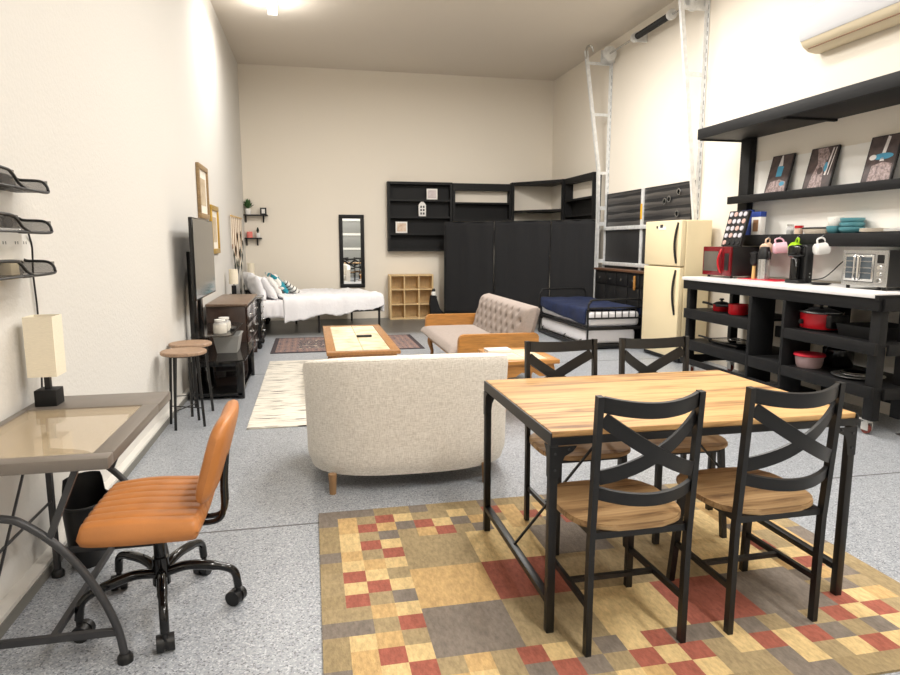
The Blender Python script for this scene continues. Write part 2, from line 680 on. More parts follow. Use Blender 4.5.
# sectional door behind the camera (seen in the mirror)
m_secdoor = mat('grey_door_panel', (150, 150, 146), 0.6)
d = MB()
for i in range(5):
    d.bx(-0.4, 3.2, FW, FW + 0.05, 0.02 + i * 0.6, 0.58 + i * 0.6, 0.008)
door = struct(d.build('door_1', m_secdoor))
for i in range(1, 5):
    MB().bx(-0.4, 3.2, FW + 0.05, FW + 0.075, 0.555 + i * 0.6, 0.645 + i * 0.6).build('strut', m_white, door)

# low insulated sectional door in the right wall
m_foil = mat('black_foil_insulation', (104, 102, 101), 0.34, metal=0.7, var=0.06, vscale=5, stretch=(1, 1, 6), bump=0.18, bscale=22, spec=0.6)
m_foil2 = mat('black_foam_board', (30, 30, 32), 0.5, bump=0.2, bscale=12)
d = MB()
d.bx(RW - 0.02, RW, 7.5, 9.98, 0, 2.22)
door2 = struct(d.build('door_2', m_foil2))
dp = []
for (y0, y1) in ((7.55, 8.74), (8.8, 9.92)):
    q = MB()
    q.grid(14, 60, lambda u, v, y0=y0, y1=y1: (RW - 0.022 - 0.004 * noise.noise(Vector((u * 3 + y0, v * 2.4, 1))) - 0.004 * math.sin(v * 26), y0 + (y1 - y0) * u, 1.7 + 0.5 * v))
    q.build('insulation_panel', m_foil, door2)
    q = MB()
    q.bx(RW - 0.03, RW - 0.018, y0, y1, 1.16, 1.64, 0.004)
    q.build('foam_panel', m_foil2, door2)
for z in (1.67, 1.115):
    MB().bx(RW - 0.075, RW - 0.02, 7.5, 9.96, z - 0.028, z + 0.028, 0.006).build('door_strut', m_galv, door2)
MB().bx(RW - 0.05, RW - 0.02, 8.74, 8.8, 0.3, 2.22, 0.004).build('door_stile', m_galv, door2)
MB().bx(RW - 0.053, RW - 0.049, 8.745, 8.795, 1.78, 2.0).build('warning_sticker', m_yellow, door2)
# valve-like dents in the foil
q = MB()
for (y, z) in ((8.05, 2.02), (8.16, 2.0), (7.82, 2.1), (7.84, 1.82)):
    q.lathe([(0.0, 0), (0.03, 0), (0.04, 0.012), (0.045, 0.0)], (RW - 0.045, y, z), 12, axis='x')
q.build('foil_patch', m_steel, door2)

# ---- vertical-lift tracks at both sides of the door
def track(name, label, Y, ztop, pts, rungs, hook):
    t = thing(name, label, 'door track', (RW - 0.05, Y, 0))
    a = MB()
    a.bx(RW - 0.055, RW - 0.01, Y - 0.004, Y + 0.004, 0, ztop)
    a.bx(RW - 0.014, RW - 0.006, Y - 0.03, Y + 0.03, 0, ztop)
    s = a
    s.mi = 1
    for k in range(int(ztop / 0.1) - 12):
        s.bx(RW - 0.0145, RW - 0.0135, Y - 0.017, Y - 0.008, 1.2 + k * 0.1, 1.25 + k * 0.1)
    s.build('wall_angle', [m_galv, m_deskleg], t)
    c = MB()
    c.band(pts, (1, 0, 0), 0.055, 0.02)
    c.band([(p[0] - 0.026, p[1], p[2]) for p in pts], (1, 0, 0), 0.006, 0.045)
    c.build('roller_track', m_galv, t)
    for z in rungs:
        # x of the track at this height
        for i in range(len(pts) - 1):
            if min(pts[i][2], pts[i + 1][2]) <= z <= max(pts[i][2], pts[i + 1][2]):
                f = (z - pts[i][2]) / (pts[i + 1][2] - pts[i][2])
                xx = pts[i][0] + f * (pts[i + 1][0] - pts[i][0])
                MB().bx(xx, RW - 0.02, Y - 0.012, Y + 0.006, z - 0.022, z + 0.022).build('brace', m_galv, t)
    if hook:
        x, y, z = pts[-1]
        MB().tube(smooth_path([(x, y, z - 0.12), (x, y, z), (x + 0.03, y, z + 0.07), (x + 0.09, y, z + 0.07), (x + 0.12, y, z + 0.0)]), 0.018, 8).build('track_end_hook', m_steel, t)
    b = MB()
    for z in (1.15, 1.75, 2.0):
        b.bx(RW - (0.16 if hook else 0.05), RW - 0.02, Y + 0.006, Y + 0.02, z - 0.03, z + 0.03)
    b.build('track_bracket', m_galv, t)
    return t


track('door_track', 'galvanised garage door track with curled top end behind the black folding screen', 9.98, 4.45,
      [(4.575, 9.98, 0.0), (4.575, 9.98, 1.9), (4.56, 9.98, 2.6), (4.29, 9.98, 4.4)], (4.22, 3.45, 2.55), True)
track('door_track', 'galvanised garage door track rising above the cream refrigerator', 7.42, 4.5,
      [(4.705, 7.42, 0.0), (4.70, 7.42, 1.75), (4.37, 7.42, 4.29), (4.345, 7.42, 4.5)], (4.2, 3.45), False)
t = thing('torsion_shaft', 'steel torsion shaft with a black coil spring high on the right wall', 'door spring shaft', (4.57, 8.6, 4.31))
MB().cyl((4.57, 7.0, 4.31), (4.57, 9.98, 4.31), 0.014).build('shaft_rod', m_steel, t)
sp = MB()
sp.lathe([(0.038 + 0.006 * (i % 2), 8.02 + i * 0.0085) for i in range(100)], (4.57, 0, 4.31), 14, axis='y')
sp.build('coil_spring', m_blkplastic, t)
dr = MB()
dr.lathe([(0.02, 9.72), (0.11, 9.72), (0.115, 9.74), (0.09, 9.75), (0.07, 9.77), (0.07, 9.82), (0.02, 9.84)], (4.57, 0, 4.31), 26, axis='y')
dr.build('cable_drum', m_galv, t)
dr = MB()
dr.lathe([(0.02, 7.5), (0.11, 7.5), (0.115, 7.52), (0.07, 7.55), (0.07, 7.6), (0.02, 7.62)], (4.57, 0, 4.31), 26, axis='y')
dr.build('cable_drum', m_galv, t)
for y in (8.93, 7.98):
    b = MB()
    b.lathe([(0.02, y - 0.03), (0.062, y - 0.03), (0.062, y + 0.03), (0.02, y + 0.03)], (4.57, 0, 4.31), 18, axis='y')
    if y > 8.5:
        b.bx(4.57, RW - 0.008, y - 0.05, y - 0.03, 4.24, 4.38)
    b.build('winding_cone', m_galv, t)
# end bearing plates
for y in (9.9, 7.45):
    MB().bx(4.5, RW - 0.002, y - 0.006, y + 0.006, 4.22, 4.4).build('bearing_plate', m_galv, t)

# ---- ceiling strip light in view
t = thing('ceiling_light', 'bare fluorescent strip light on the ceiling near the left wall', 'ceiling light', (-0.4, 8.88, CH))
MB().bx(-0.47, -0.33, 8.25, 9.5, CH - 0.06, CH, 0.01).build('housing', m_white, t)
m_tube = mat('lit_tube', (255, 250, 240), 0.5, emit=(255, 246, 232), estr=14)
for dx in (-0.04, 0.04):
    MB().cyl((-0.4 + dx, 8.27, CH - 0.085), (-0.4 + dx, 9.52, CH - 0.085), 0.019).build('tube', m_tube, t)
MB().bx(-0.46, -0.34, 9.5, 9.53, CH - 0.11, CH - 0.05).build('socket', m_white, t)

# ---- wall unit air conditioner
m_accase = mat('air_conditioner_casing', (188, 188, 190), 0.45)
t = thing('air_conditioner', 'white wall-mounted air conditioner above the black kitchen shelves', 'air conditioner', (RW - 0.12, 5.1, 3.2))
prof = [(RW, 3.27), (RW, 3.58), (RW - 0.2, 3.58), (RW - 0.225, 3.565), (RW - 0.235, 3.32), (RW - 0.225, 3.29)]
MB().prism(prof, 4.42, 5.57, 'y').build('casing', m_accase, t)
m_acunder = mat('ivory_plastic', (240, 226, 196), 0.5)
under = [(RW - 0.002, 3.272), (RW - 0.222, 3.292), (RW - 0.20, 3.25), (RW - 0.13, 3.205), (RW - 0.05, 3.195), (RW - 0.002, 3.2)]
MB().prism(under, 4.425, 5.565, 'y').build('air_outlet', m_acunder, t)
MB().bx(RW - 0.17, RW - 0.155, 4.46, 5.53, 3.221, 3.226).xf(Matrix.Identity(4)).build('vane_gap', m_brown, t)
# ================================================================ LEFT SIDE: desk corner
DX0, DX1, DY0, DY1, DZ = -1.205, -0.665, 2.22, 3.2, 0.75
t = thing('desk', 'grey metal desk with a smoked glass top against the left wall', 'desk', (-0.9, 2.7, 0))
fr = MB()
w, h = 0.065, 0.04
fr.bx(DX0, DX1, DY0, DY0 + w, DZ - h, DZ, 0.004)
fr.bx(DX0, DX1, DY1 - 0.25, DY1, DZ - h, DZ, 0.004)
fr.bx(DX1 - w, DX1, DY0 + w, DY1 - 0.25, DZ - h, DZ, 0.004)
fr.bx(DX0, DX0 + 0.03, DY0 + w, DY1 - 0.25, DZ - h, DZ, 0.004)
fr.build('top_frame', m_deskmetal, t)
MB().bx(DX0 + 0.02, DX1 - w + 0.01, DY0 + w - 0.01, DY1 - 0.24, DZ - 0.012, DZ - 0.004).build('glass_top', mat('bronze_glass', (196, 176, 144), 0.04, alpha=0.5), t)
for Y in (2.265, 2.96):
    MB().bar((LW + 0.045, Y, 0.02), (LW + 0.045, Y, DZ - h), 0.022, 0.022).build('leg', m_deskleg, t)
    MB().tube(smooth_path([(LW + 0.05, Y, 0.565), (-1.0, Y, 0.55), (-0.95, Y, 0.53), (-0.87, Y, 0.462), (-0.8, Y, 0.375), (-0.735, Y, 0.255), (-0.69, Y, 0.13), (-0.672, Y, 0.02)]), 0.0135, 10).build('arched_leg', m_deskleg, t)
    MB().bar((LW + 0.05, Y, 0.115), (-0.69, Y, 0.115), 0.018, 0.024).build('crossbar', m_deskleg, t)
    MB().bar((-0.775, Y, DZ - h), (-0.876, Y, 0.468), 0.018, 0.02).build('strut', m_deskleg, t)
    for x in (LW + 0.045, -0.672):
        MB().lathe([(0.0, 0.0), (0.026, 0.0), (0.026, 0.02), (0.018, 0.032), (0.0, 0.032)], (x, Y, 0), 14).build('foot', m_blkplastic, t)
MB().bar((-0.893, 2.265, 0.115), (-0.893, 2.96, 0.115), 0.02, 0.02).build('stretcher', m_deskleg, t)
MB().bar((LW + 0.045, 2.265, 0.345), (LW + 0.045, 2.96, 0.345), 0.008, 0.008).build('rear_rod', m_deskleg, t)
MB().bar((LW + 0.045, 2.3, 0.1), (LW + 0.05, 2.75, 0.6), 0.008, 0.008).build('brace_rod', m_deskleg, t)

# lamp on the desk
lx, ly = -1.122, 3.04
t = thing('table_lamp', 'cream box-shade table lamp with black square base on the glass desk', 'lamp', (lx, ly, DZ))
MB().bx(lx - 0.043, lx + 0.043, ly - 0.045, ly + 0.045, DZ, DZ + 0.07, 0.003).build('base', m_blkwood, t)
MB().bx(lx - 0.011, lx + 0.011, ly - 0.011, ly + 0.011, DZ + 0.07, DZ + 0.2).build('stem', m_blk, t)
sh = MB()
a, b, z0, z1 = 0.056, 0.052, DZ + 0.13, DZ + 0.385
for (x0, x1, y0, y1) in ((-a, a, -a, -b), (-a, a, b, a), (-a, -b, -b, b), (b, a, -b, b)):
    sh.bx(lx + x0, lx + x1, ly + y0, ly + y1, z0, z1)
sh.build('lamp_shade', m_lampshade, t)
MB().bx(lx - b, lx + b, ly - 0.004, ly + 0.004, z1 - 0.02, z1 - 0.015).build('shade_bracket', m_blk, t)

# wire mesh trays
def tray(name, label, z):
    t = thing(name, label, 'wall tray', (-1.21, 2.75, z))
    x0, x1, y0, y1 = -1.208, -1.085, 2.3, 3.12
    ys = 2.8
    H = 0.062
    b = MB()
    b.bx(x0, x1, y0, y1, z, z + 0.002)
    b.bx(x0, x0 + 0.002, y0, y1, z, z + H)
    b.bx(x1 - 0.002, x1, y0, ys, z, z + H)
    b.bx(x0, x1, y1 - 0.002, y1, z, z + H * 0.8)
    b.build('mesh_sheet', m_mesh, t)
    r = MB()
    # rim running along the outer lip and dipping into the open front
    r.tube(smooth_path([(x1, y0, z + H), (x1, ys - 0.1, z + H), (x1, ys - 0.02, z + H * 0.8), (x1, ys + 0.03, z + 0.02), (x1, ys + 0.09, z), (x1, 2.8, z), (x1, y1 - 0.03, z), (x1, y1, z + 0.015), (x1 - 0.01, y1, z + H * 0.6), (x1 - 0.035, y1, z + H * 0.8), (x0 + 0.02, y1, z + H * 0.85), (x0, y1, z + H)]), 0.006, 8)
    r.tube([(x0 + 0.003, y0, z + H), (x0 + 0.003, y1, z + H)], 0.005, 6)
    r.tube([(x1, y0, z), (x1, ys + 0.05, z)], 0.005, 6)
    r.build('rim_wire', m_blk, t)
    for y in (2.45, 3.0):
        MB().bx(-1.208, -1.196, y - 0.03, y + 0.03, z + 0.01, z + H + 0.005).build('hanger_clip', m_blkplastic, t)


tray('wall_tray', 'topmost of the three black wire-mesh trays on the left wall', 1.65)
tray('wall_tray', 'middle black wire-mesh wall tray, level with the white outlet adapter', 1.483)
tray('wall_tray', 'lowest black wire-mesh wall tray, nearest the cream desk lamp', 1.312)

t = thing('outlet_adapter', 'white multi-socket outlet adapter on the wall between the mesh trays', 'outlet', (-1.213, 3.0, 1.43))
MB().bx(-1.22, -1.185, 2.86, 3.08, 1.37, 1.5, 0.006).build('adapter_body', m_white, t)
MB().bx(-1.22, -1.2, 3.08, 3.2, 1.365, 1.495, 0.004).build('cover_plate', m_white, t)
so = MB()
for y in (2.91, 3.02, 3.14):
    for dy in (-0.012, 0.012):
        x = -1.185 if y < 3.05 else -1.2
        so.bx(x - 0.002, x + 0.001, y + dy - 0.002, y + dy + 0.002, 1.435, 1.447)
so.build('socket_slot', m_deskleg, t)
tag(MB().bx(-1.22, -1.165, 2.9, 2.98, 1.295, 1.36, 0.008).build('plug_adapter', m_creamseal, base=(-1.2, 2.94, 1.33)),
    'beige plug block on the left wall below the outlet adapter', 'plug')
cd = MB().tube(smooth_path([(-1.19, 3.16, 1.48), (-1.2, 3.21, 1.42), (-1.205, 3.21, 1.3), (-1.205, 3.22, 1.15), (-1.2, 3.2, 0.95), (-1.19, 3.15, 0.78)]), 0.004, 6)
tag(cd.build('power_cord', m_blkplastic, base=(LW, 3.05, 1.1)), 'thin black cord hanging down the wall behind the desk lamp', 'cord')

# waste bin under the desk
t = thing('waste_bin', 'black plastic waste bin with raised handle flaps under the desk', 'waste bin', (-1.035, 3.095, 0))
bn = MB()
def binpt(u, v, s=1.0):
    a = 2 * PI * u
    k = (0.78 + 0.22 * v) * s
    zz = 0.29 * v
    if v > 0.98: zz += 0.09 * (lambda q: q * q * (3 - 2 * q))(min(1, max(0, (math.sin(a - 0.5) - 0.35) / 0.25)))
    return (-1.035 + 0.092 * k * math.cos(a), 3.095 + 0.125 * k * math.sin(a), zz)
bn.grid(48, 9, lambda u, v: binpt(u, v), True)
bn.grid(48, 9, lambda u, v: binpt(u, max(v, 0.03), 0.95), True)
bn.build('bin_body', m_blkplastic, t)
MB().prism([(-1.035 + 0.088 * 0.78 * math.cos(2 * PI * i / 40), 3.095 + 0.12 * 0.78 * math.sin(2 * PI * i / 40)) for i in range(40)], 0, 0.012, 'z').build('bin_floor', m_blkplastic, t)
MB().tube([(-1.035 + 0.095 * math.cos(2 * PI * i / 40), 3.095 + 0.129 * math.sin(2 * PI * i / 40), 0.288) for i in range(40)], 0.006, 6, True).build('bin_rim', m_blkplastic, t)

# ---------------------------------------------------------------- tan office chair
cx, cy = -0.605, 2.55
t = thing('office_chair', 'tan leather office chair with channelled seat on a black caster base', 'office chair', (cx, cy, 0))
def seat_fn(u, v, top):
    U, V = u * 2 - 1, v * 2 - 1
    e = max(0.0, 1 - abs(U) ** 12) * max(0.0, 1 - abs(V) ** 12)
    e = e ** 0.2
    x = cx - 0.005 + 0.203 * U * (1 - 0.03 * V * V)
    y = cy - 0.03 + 0.245 * V * (1 - 0.08 * max(0, -U) ** 2)
    ch = 0.008 * abs(math.sin(v * PI * 8)) ** 0.35 * e if top else 0
    if top:
        z = 0.442 + 0.038 * e + ch + 0.012 * math.exp(-((U + 0.2) ** 2) * 2) * e
    else:
        z = 0.442 - 0.036 * e
    return (x, y, z)
c = MB()
c.grid(40, 65, lambda u, v: seat_fn(u, v, True))
c.grid(40, 65, lambda u, v: seat_fn(u, v, False))
bmesh.ops.remove_doubles(c.bm, verts=c.bm.verts[:], dist=1e-5)
c.build('seat', m_tan, t, ang=60)
bk = MB()
def back_fn(u, v, front):
    U, V = u * 2 - 1, v * 2 - 1
    e = (max(0.0, 1 - abs(U) ** 7) * max(0.0, 1 - abs(V) ** 5)) ** 0.45
    wv = 0.225 * (1 - 0.10 * max(0, V) ** 2)
    # rounded corners
    y = cy - 0.03 + wv * U * (1 - 0.10 * V ** 6)
    zz = 0.67 + 0.155 * V * (1 - 0.10 * U ** 6)
    lean = 0.022 + 0.085 * (zz - 0.52) / 0.3 + 0.02 * (1 - U * U) * 0.6
    x = cx + 0.175 + lean + (-0.04 if front else 0.03) * e
    return (x, y, zz)
bk.grid(33, 33, lambda u, v: back_fn(u, v, True))
bk.grid(33, 33, lambda u, v: back_fn(u, v, False))
bmesh.ops.remove_doubles(bk.bm, verts=bk.bm.verts[:], dist=1e-5)
bk.build('backrest', m_tan, t, ang=60)
sp = MB()
for dy in (-0.06, 0.0):
    sp.tube(smooth_path([(cx - 0.02, cy - 0.03 + dy, 0.405), (cx + 0.14, cy - 0.03 + dy, 0.40), (cx + 0.23, cy - 0.03 + dy, 0.405), (cx + 0.255, cy - 0.03 + dy, 0.45), (cx + 0.258, cy - 0.03 + dy, 0.55), (cx + 0.272, cy - 0.03 + dy, 0.7)]), 0.011, 8)
sp.build('back_support', m_blkgloss, t)
col = MB()
col.cyl((cx, cy, 0.3), (cx, cy, 0.42), 0.03, n=20)
col.cyl((cx, cy, 0.15), (cx, cy, 0.3), 0.022, n=20)
col.cyl((cx, cy, 0.13), (cx, cy, 0.24), 0.033, 0.03, n=20)
col.build('gas_column', m_blkgloss, t)
MB().bx(cx - 0.1, cx + 0.1, cy - 0.1, cy + 0.06, 0.392, 0.41, 0.004).build('seat_plate', m_blk, t)
MB().tube(smooth_path([(cx + 0.02, cy + 0.05, 0.405), (cx + 0.07, cy + 0.13, 0.395), (cx + 0.08, cy + 0.18, 0.35), (cx + 0.08, cy + 0.18, 0.3)]), 0.007, 8).build('height_lever', m_blk, t)
for k, (fx, fy) in enumerate([(-0.87, 2.44), (-0.545, 2.29), (-0.325, 2.57), (-0.50, 2.86), (-0.83, 2.80)]):
    d = Vector((fx - cx, fy - cy, 0))
    L = d.length
    dn = d.normalized()
    nrm = Vector((-dn.y, dn.x, 0))
    pts = [Vector((cx, cy, 0.175)) + dn * 0.02, Vector((cx, cy, 0.19)) + dn * (L * 0.35), Vector((cx, cy, 0.17)) + dn * (L * 0.75), Vector((cx, cy, 0.14)) + dn * (L * 0.95), Vector((cx, cy, 0.075)) + dn * L]
    arm = MB().tube(smooth_path(pts), [0.019] * 12 + [0.016] * 13, 10).build('base_arm', m_blkgloss, t)
    cst = MB()
    f = Vector((cx, cy, 0)) + d
    wdir = (nrm if k % 2 else (nrm + dn * 0.6)).normalized()
    fw = Vector((-wdir.y, wdir.x, 0))
    f = f + fw * 0.012
    for s_ in (-1, 1):
        p = f + wdir * (s_ * 0.018) + Vector((0, 0, 0.031))
        cst.cyl(p - wdir * 0.0125, p + wdir * 0.0125, 0.031, n=20)
    cst.cyl(f - wdir * 0.02 + Vector((0, 0, 0.034)), f + wdir * 0.02 + Vector((0, 0, 0.034)), 0.026, n=16)
    cst.cyl(Vector((cx, cy, 0.04)) + d, Vector((cx, cy, 0.085)) + d, 0.011, n=10)
    cst.build('caster', m_blkplastic, t)

# ---------------------------------------------------------------- stools
t = thing('stool', 'round wooden stool with thin black legs, nearer the desk', 'stool', (0, 0, 0))
MB().lathe([(0.0, 0.578), (0.165, 0.578), (0.172, 0.584), (0.172, 0.6), (0.166, 0.606), (0.0, 0.606)], (0, 0, 0), 40).build('seat', m_stool, t)
for k in range(4):
    a = PI / 4 + k * PI / 2 + 0.35
    MB().bar((0.118 * math.cos(a), 0.118 * math.sin(a), 0.578), (0.152 * math.cos(a), 0.152 * math.sin(a), 0.0), 0.019, 0.012).build('leg', m_blk, t)
x = MB()
for k in range(2):
    a = PI / 4 + k * PI / 2 + 0.35
    x.bar((0.143 * math.cos(a), 0.143 * math.sin(a), 0.15), (-0.143 * math.cos(a), -0.143 * math.sin(a), 0.15), 0.008, 0.006)
x.build('stretcher', m_blk, t)
x = MB()
x.lathe([(0.1, 0.566), (0.125, 0.566), (0.125, 0.578), (0.1, 0.578)], (0, 0, 0), 24)
x.build('seat_ring', m_blk, t)
t.location = (-1.0, 5.36, 0)
clone(t, (-1.02, 5.78, 0), 0.5, 'round wooden stool with thin black legs, nearer the television stand')

# ---------------------------------------------------------------- TV and stand
t = thing('tv_stand', 'black television stand with two dark glass shelves by the left wall', 'tv stand', (-0.9, 6.8, 0))
cm = MB()
cm.bx(-1.15, -1.085, 6.56, 6.66, 0.03, 1.36, 0.006)
cm.bx(-1.15, -1.085, 6.86, 6.96, 0.03, 1.36, 0.006)
cm.build('column', m_blkgloss, t)
MB().bx(-1.1, -1.06, 6.5, 7.02, 1.1, 1.35, 0.005).build('mount_plate', m_blk, t)
MB().prism([(-1.09, 6.2), (-0.8, 6.2), (-0.735, 6.26), (-0.735, 7.2), (-0.8, 7.28), (-1.09, 7.28)], 0.585, 0.597).build('glass_shelf', m_glassdark, t)
MB().prism([(-1.1, 6.2), (-0.72, 6.2), (-0.625, 6.24), (-0.625, 7.32), (-0.72, 7.36), (-1.1, 7.36)], 0.352, 0.364).build('glass_shelf', m_glassdark, t)
MB().bx(-1.12, -0.66, 6.2, 7.3, 0.03, 0.06, 0.006).build('base_shelf', m_blkgloss, t)
MB().bx(-1.1, -0.65, 6.21, 6.25, 0.31, 0.352, 0.004).build('shelf_rail', m_blkgloss, t)
for (x, y) in ((-0.675, 6.23), (-0.675, 7.32), (-1.1, 6.27), (-1.1, 7.32)):
    MB().bx(x - 0.033, x + 0.033, y - 0.03, y + 0.03, 0.0, 0.352, 0.006).build('leg', m_blkgloss, t)
t = thing('television', 'flat-screen television mounted on the black stand facing the room', 'television', (-1.02, 6.74, 0.95))
MB().bx(-1.045, -1.01, 6.14, 7.36, 0.925, 1.667, 0.004).build('bezel', m_blkgloss, t)
MB().bx(-1.0105, -1.0085, 6.152, 7.348, 0.94, 1.656).build('screen', m_screen, t)
MB().bx(-1.062, -1.045, 6.4, 7.1, 1.0, 1.45, 0.004).build('rear_housing', m_blkplastic, t)

# items on the stand
for i, (x, y, lab) in enumerate(((-0.86, 6.42, 'ivory candle in a glass jar on the glass shelf, nearer jar of the pair'),
                                 (-0.845, 6.6, 'ivory candle in a glass jar on the glass shelf, farther jar of the pair'))):
    t = thing('jar_candle', lab, 'candle', (x, y, 0.597))
    MB().lathe([(0.0, 0.6), (0.058, 0.6), (0.06, 0.61), (0.06, 0.672), (0.0, 0.672)], (x, y, 0), 24).build('wax', m_wax, t)
    MB().lathe([(0.0, 0.597), (0.062, 0.597), (0.064, 0.603), (0.064, 0.68), (0.05, 0.698), (0.046, 0.70), (0.046, 0.722), (0.0, 0.722)], (x, y, 0), 24).build('glass_jar', m_clear, t)
    MB().lathe([(0.0, 0.71), (0.049, 0.71), (0.049, 0.726), (0.0, 0.726)], (x, y, 0), 24).build('lid', m_whitegl, t)
tag(MB().box((-0.775, 6.66, 0.609), (0.05, 0.17, 0.02), 0.004).build('remote_control', m_blkplastic, base=(-0.775, 6.66, 0.6)), 'small black remote lying beside the jar candles', 'remote')
t = thing('storage_bin', 'grey translucent plastic bin on the lower glass shelf of the stand', 'plastic bin', (-0.84, 6.85, 0.364))
bn = MB()
def tub(x0, x1, y0, y1, z0, z1, k, th):
    o = [(x0 + k, y0 + k, z0), (x1 - k, y0 + k, z0), (x1 - k, y1 - k, z0), (x0 + k, y1 - k, z0), (x0, y0, z1), (x1, y0, z1), (x1, y1, z1), (x0, y1, z1)]
    i = [(x0 + k + th, y0 + k + th, z0 + th), (x1 - k - th, y0 + k + th, z0 + th), (x1 - k - th, y1 - k - th, z0 + th), (x0 + k + th, y1 - k - th, z0 + th), (x0 + th, y0 + th, z1), (x1 - th, y0 + th, z1), (x1 - th, y1 - th, z1), (x0 + th, y1 - th, z1)]
    fs = [(0, 3, 2, 1)] + [(a, (a + 1) % 4, 4 + (a + 1) % 4, 4 + a) for a in range(4)]
    fs += [(8, 9, 10, 11)] + [(8 + a, 12 + a, 12 + (a + 1) % 4, 8 + (a + 1) % 4) for a in range(4)]
    fs += [(4 + a, 4 + (a + 1) % 4, 12 + (a + 1) % 4, 12 + a) for a in range(4)]
    return o + i, fs
bn.faces(*tub(-0.96, -0.715, 6.62, 6.98, 0.365, 0.535, 0.03, 0.006))
bn.build('bin_body', m_greyplastic, t)
rim = MB()
for q in ((-0.966, -0.709, 6.612, 6.626), (-0.966, -0.709, 6.974, 6.988), (-0.966, -0.952, 6.62, 6.98), (-0.723, -0.709, 6.62, 6.98)):
    rim.bx(*q, 0.528, 0.54)
rim.build('rim', m_greyplastic, t)

# ---------------------------------------------------------------- dresser
t = thing('dresser', 'dark walnut dresser with glossy drawer fronts against the left wall', 'dresser', (-0.93, 8.25, 0))
x0, x1, y0, y1 = -1.15, -0.735, 7.55, 8.95
MB().bx(x0, x1, y0, y1, 0.09, 0.74, 0.004).build('body', m_walnut, t)
MB().bx(x0 - 0.005, x1 + 0.025, y0 - 0.02, y1 + 0.02, 0.74, 0.772, 0.01, 3).build('top', m_walnut_top, t)
m_walgloss = mat('glossy_walnut', (44, 28, 22), 0.15, var=0.3, vscale=7, stretch=(10, 1, 10))
for r in range(3):
    for c in range(2):
        ya = y0 + 0.04 + c * 0.67
        za = 0.12 + r * 0.205
        dd = MB().bx(x1, x1 + 0.018, ya, ya + 0.65, za, za + 0.19, 0.008, 3).build('drawer', m_walgloss, t)
        hd = MB()
        hd.tube(smooth_path([(x1 + 0.018, ya + 0.24, za + 0.1), (x1 + 0.04, ya + 0.26, za + 0.095), (x1 + 0.045, ya + 0.325, za + 0.09), (x1 + 0.04, ya + 0.39, za + 0.095), (x1 + 0.018, ya + 0.41, za + 0.1)], 4), 0.006, 6)
        hd.build('drawer_handle', m_steel, dd)
for (x, y) in ((x0 + 0.03, y0 + 0.04), (x1 - 0.03, y0 + 0.04), (x0 + 0.03, y1 - 0.04), (x1 - 0.03, y1 - 0.04)):
    MB().bx(x - 0.03, x + 0.03, y - 0.03, y + 0.03, 0, 0.09, 0.005).build('foot', m_walnut, t)

# ---------------------------------------------------------------- nightstands and lamps by the bed
def nightstand(x0, x1, y0, y1, zt, label):
    t = thing('nightstand', label, 'nightstand', ((x0 + x1) / 2, (y0 + y1) / 2, 0))
    MB().bx(x0, x1, y0, y1, 0.1, zt - 0.03, 0.005).build('body', m_blkwood, t)
    MB().bx(x0 - 0.01, x1 + 0.025, y0 - 0.02, y1 + 0.02, zt - 0.03, zt, 0.01, 3).build('top', m_blkgloss, t)
    MB().bx(x0 - 0.005, x1 + 0.02, y0 - 0.015, y1 + 0.015, 0.08, 0.13, 0.012, 3).build('plinth', m_blkwood, t)
    n = 3
    hz = (zt - 0.2) / n
    for i in range(n):
        za = 0.15 + i * hz
        d = MB().bx(x1, x1 + 0.016, y0 + 0.04, y1 - 0.04, za, za + hz - 0.02, 0.006).build('drawer', m_blkgloss, t)
        MB().lathe([(0.0, 0.016), (0.007, 0.016), (0.006, 0.03), (0.014, 0.036), (0.012, 0.044), (0, 0.046)], (x1, (y0 + y1) / 2, za + hz / 2 - 0.01), 12, axis='x').build('drawer_knob', m_steel, d)
    for (x, y) in ((x0 + 0.04, y0 + 0.03), (x1 - 0.02, y0 + 0.03), (x0 + 0.04, y1 - 0.03), (x1 - 0.02, y1 - 0.03)):
        MB().lathe([(0, 0), (0.02, 0), (0.036, 0.025), (0.036, 0.05), (0.022, 0.075), (0.03, 0.085), (0, 0.085)], (x, y, 0), 16).build('foot', m_blkwood, t)


nightstand(-1.15, -0.705, 9.15, 9.72, 0.70, 'black nightstand with bun feet between the dresser and the white bed')
nightstand(-1.15, -0.78, 11.98, 12.45, 0.62, 'black nightstand in the far corner behind the bed pillows')


def bedlamp(x, y, z, zs0, zs1, label):
    t = thing('table_lamp', label, 'lamp', (x, y, z))
    MB().bx(x - 0.07, x + 0.07, y - 0.07, y + 0.07, z, z + 0.035, 0.004).build('base', m_blkwood, t)
    MB().bx(x - 0.03, x + 0.03, y - 0.03, y + 0.03, z + 0.03, zs0 - 0.02, 0.003).build('stem', m_blkwood, t)
    MB().cyl((x, y, zs0 - 0.02), (x, y, zs0 + 0.08), 0.008).build('lamp_neck', m_blk, t)
    s_ = MB()
    s_.lathe([(0.062, zs0), (0.06, zs1), (0.056, zs1), (0.058, zs0), (0.062, zs0)], (x, y, 0), 24)
    s_.build('lamp_shade', m_lampshade, t)


bedlamp(-1.06, 9.5, 0.70, 0.875, 1.08, 'cream-shaded lamp with black base on the nightstand beyond the dresser')
bedlamp(-1.05, 12.15, 0.62, 0.88, 1.085, 'cream-shaded lamp in the far corner behind the bed pillows')

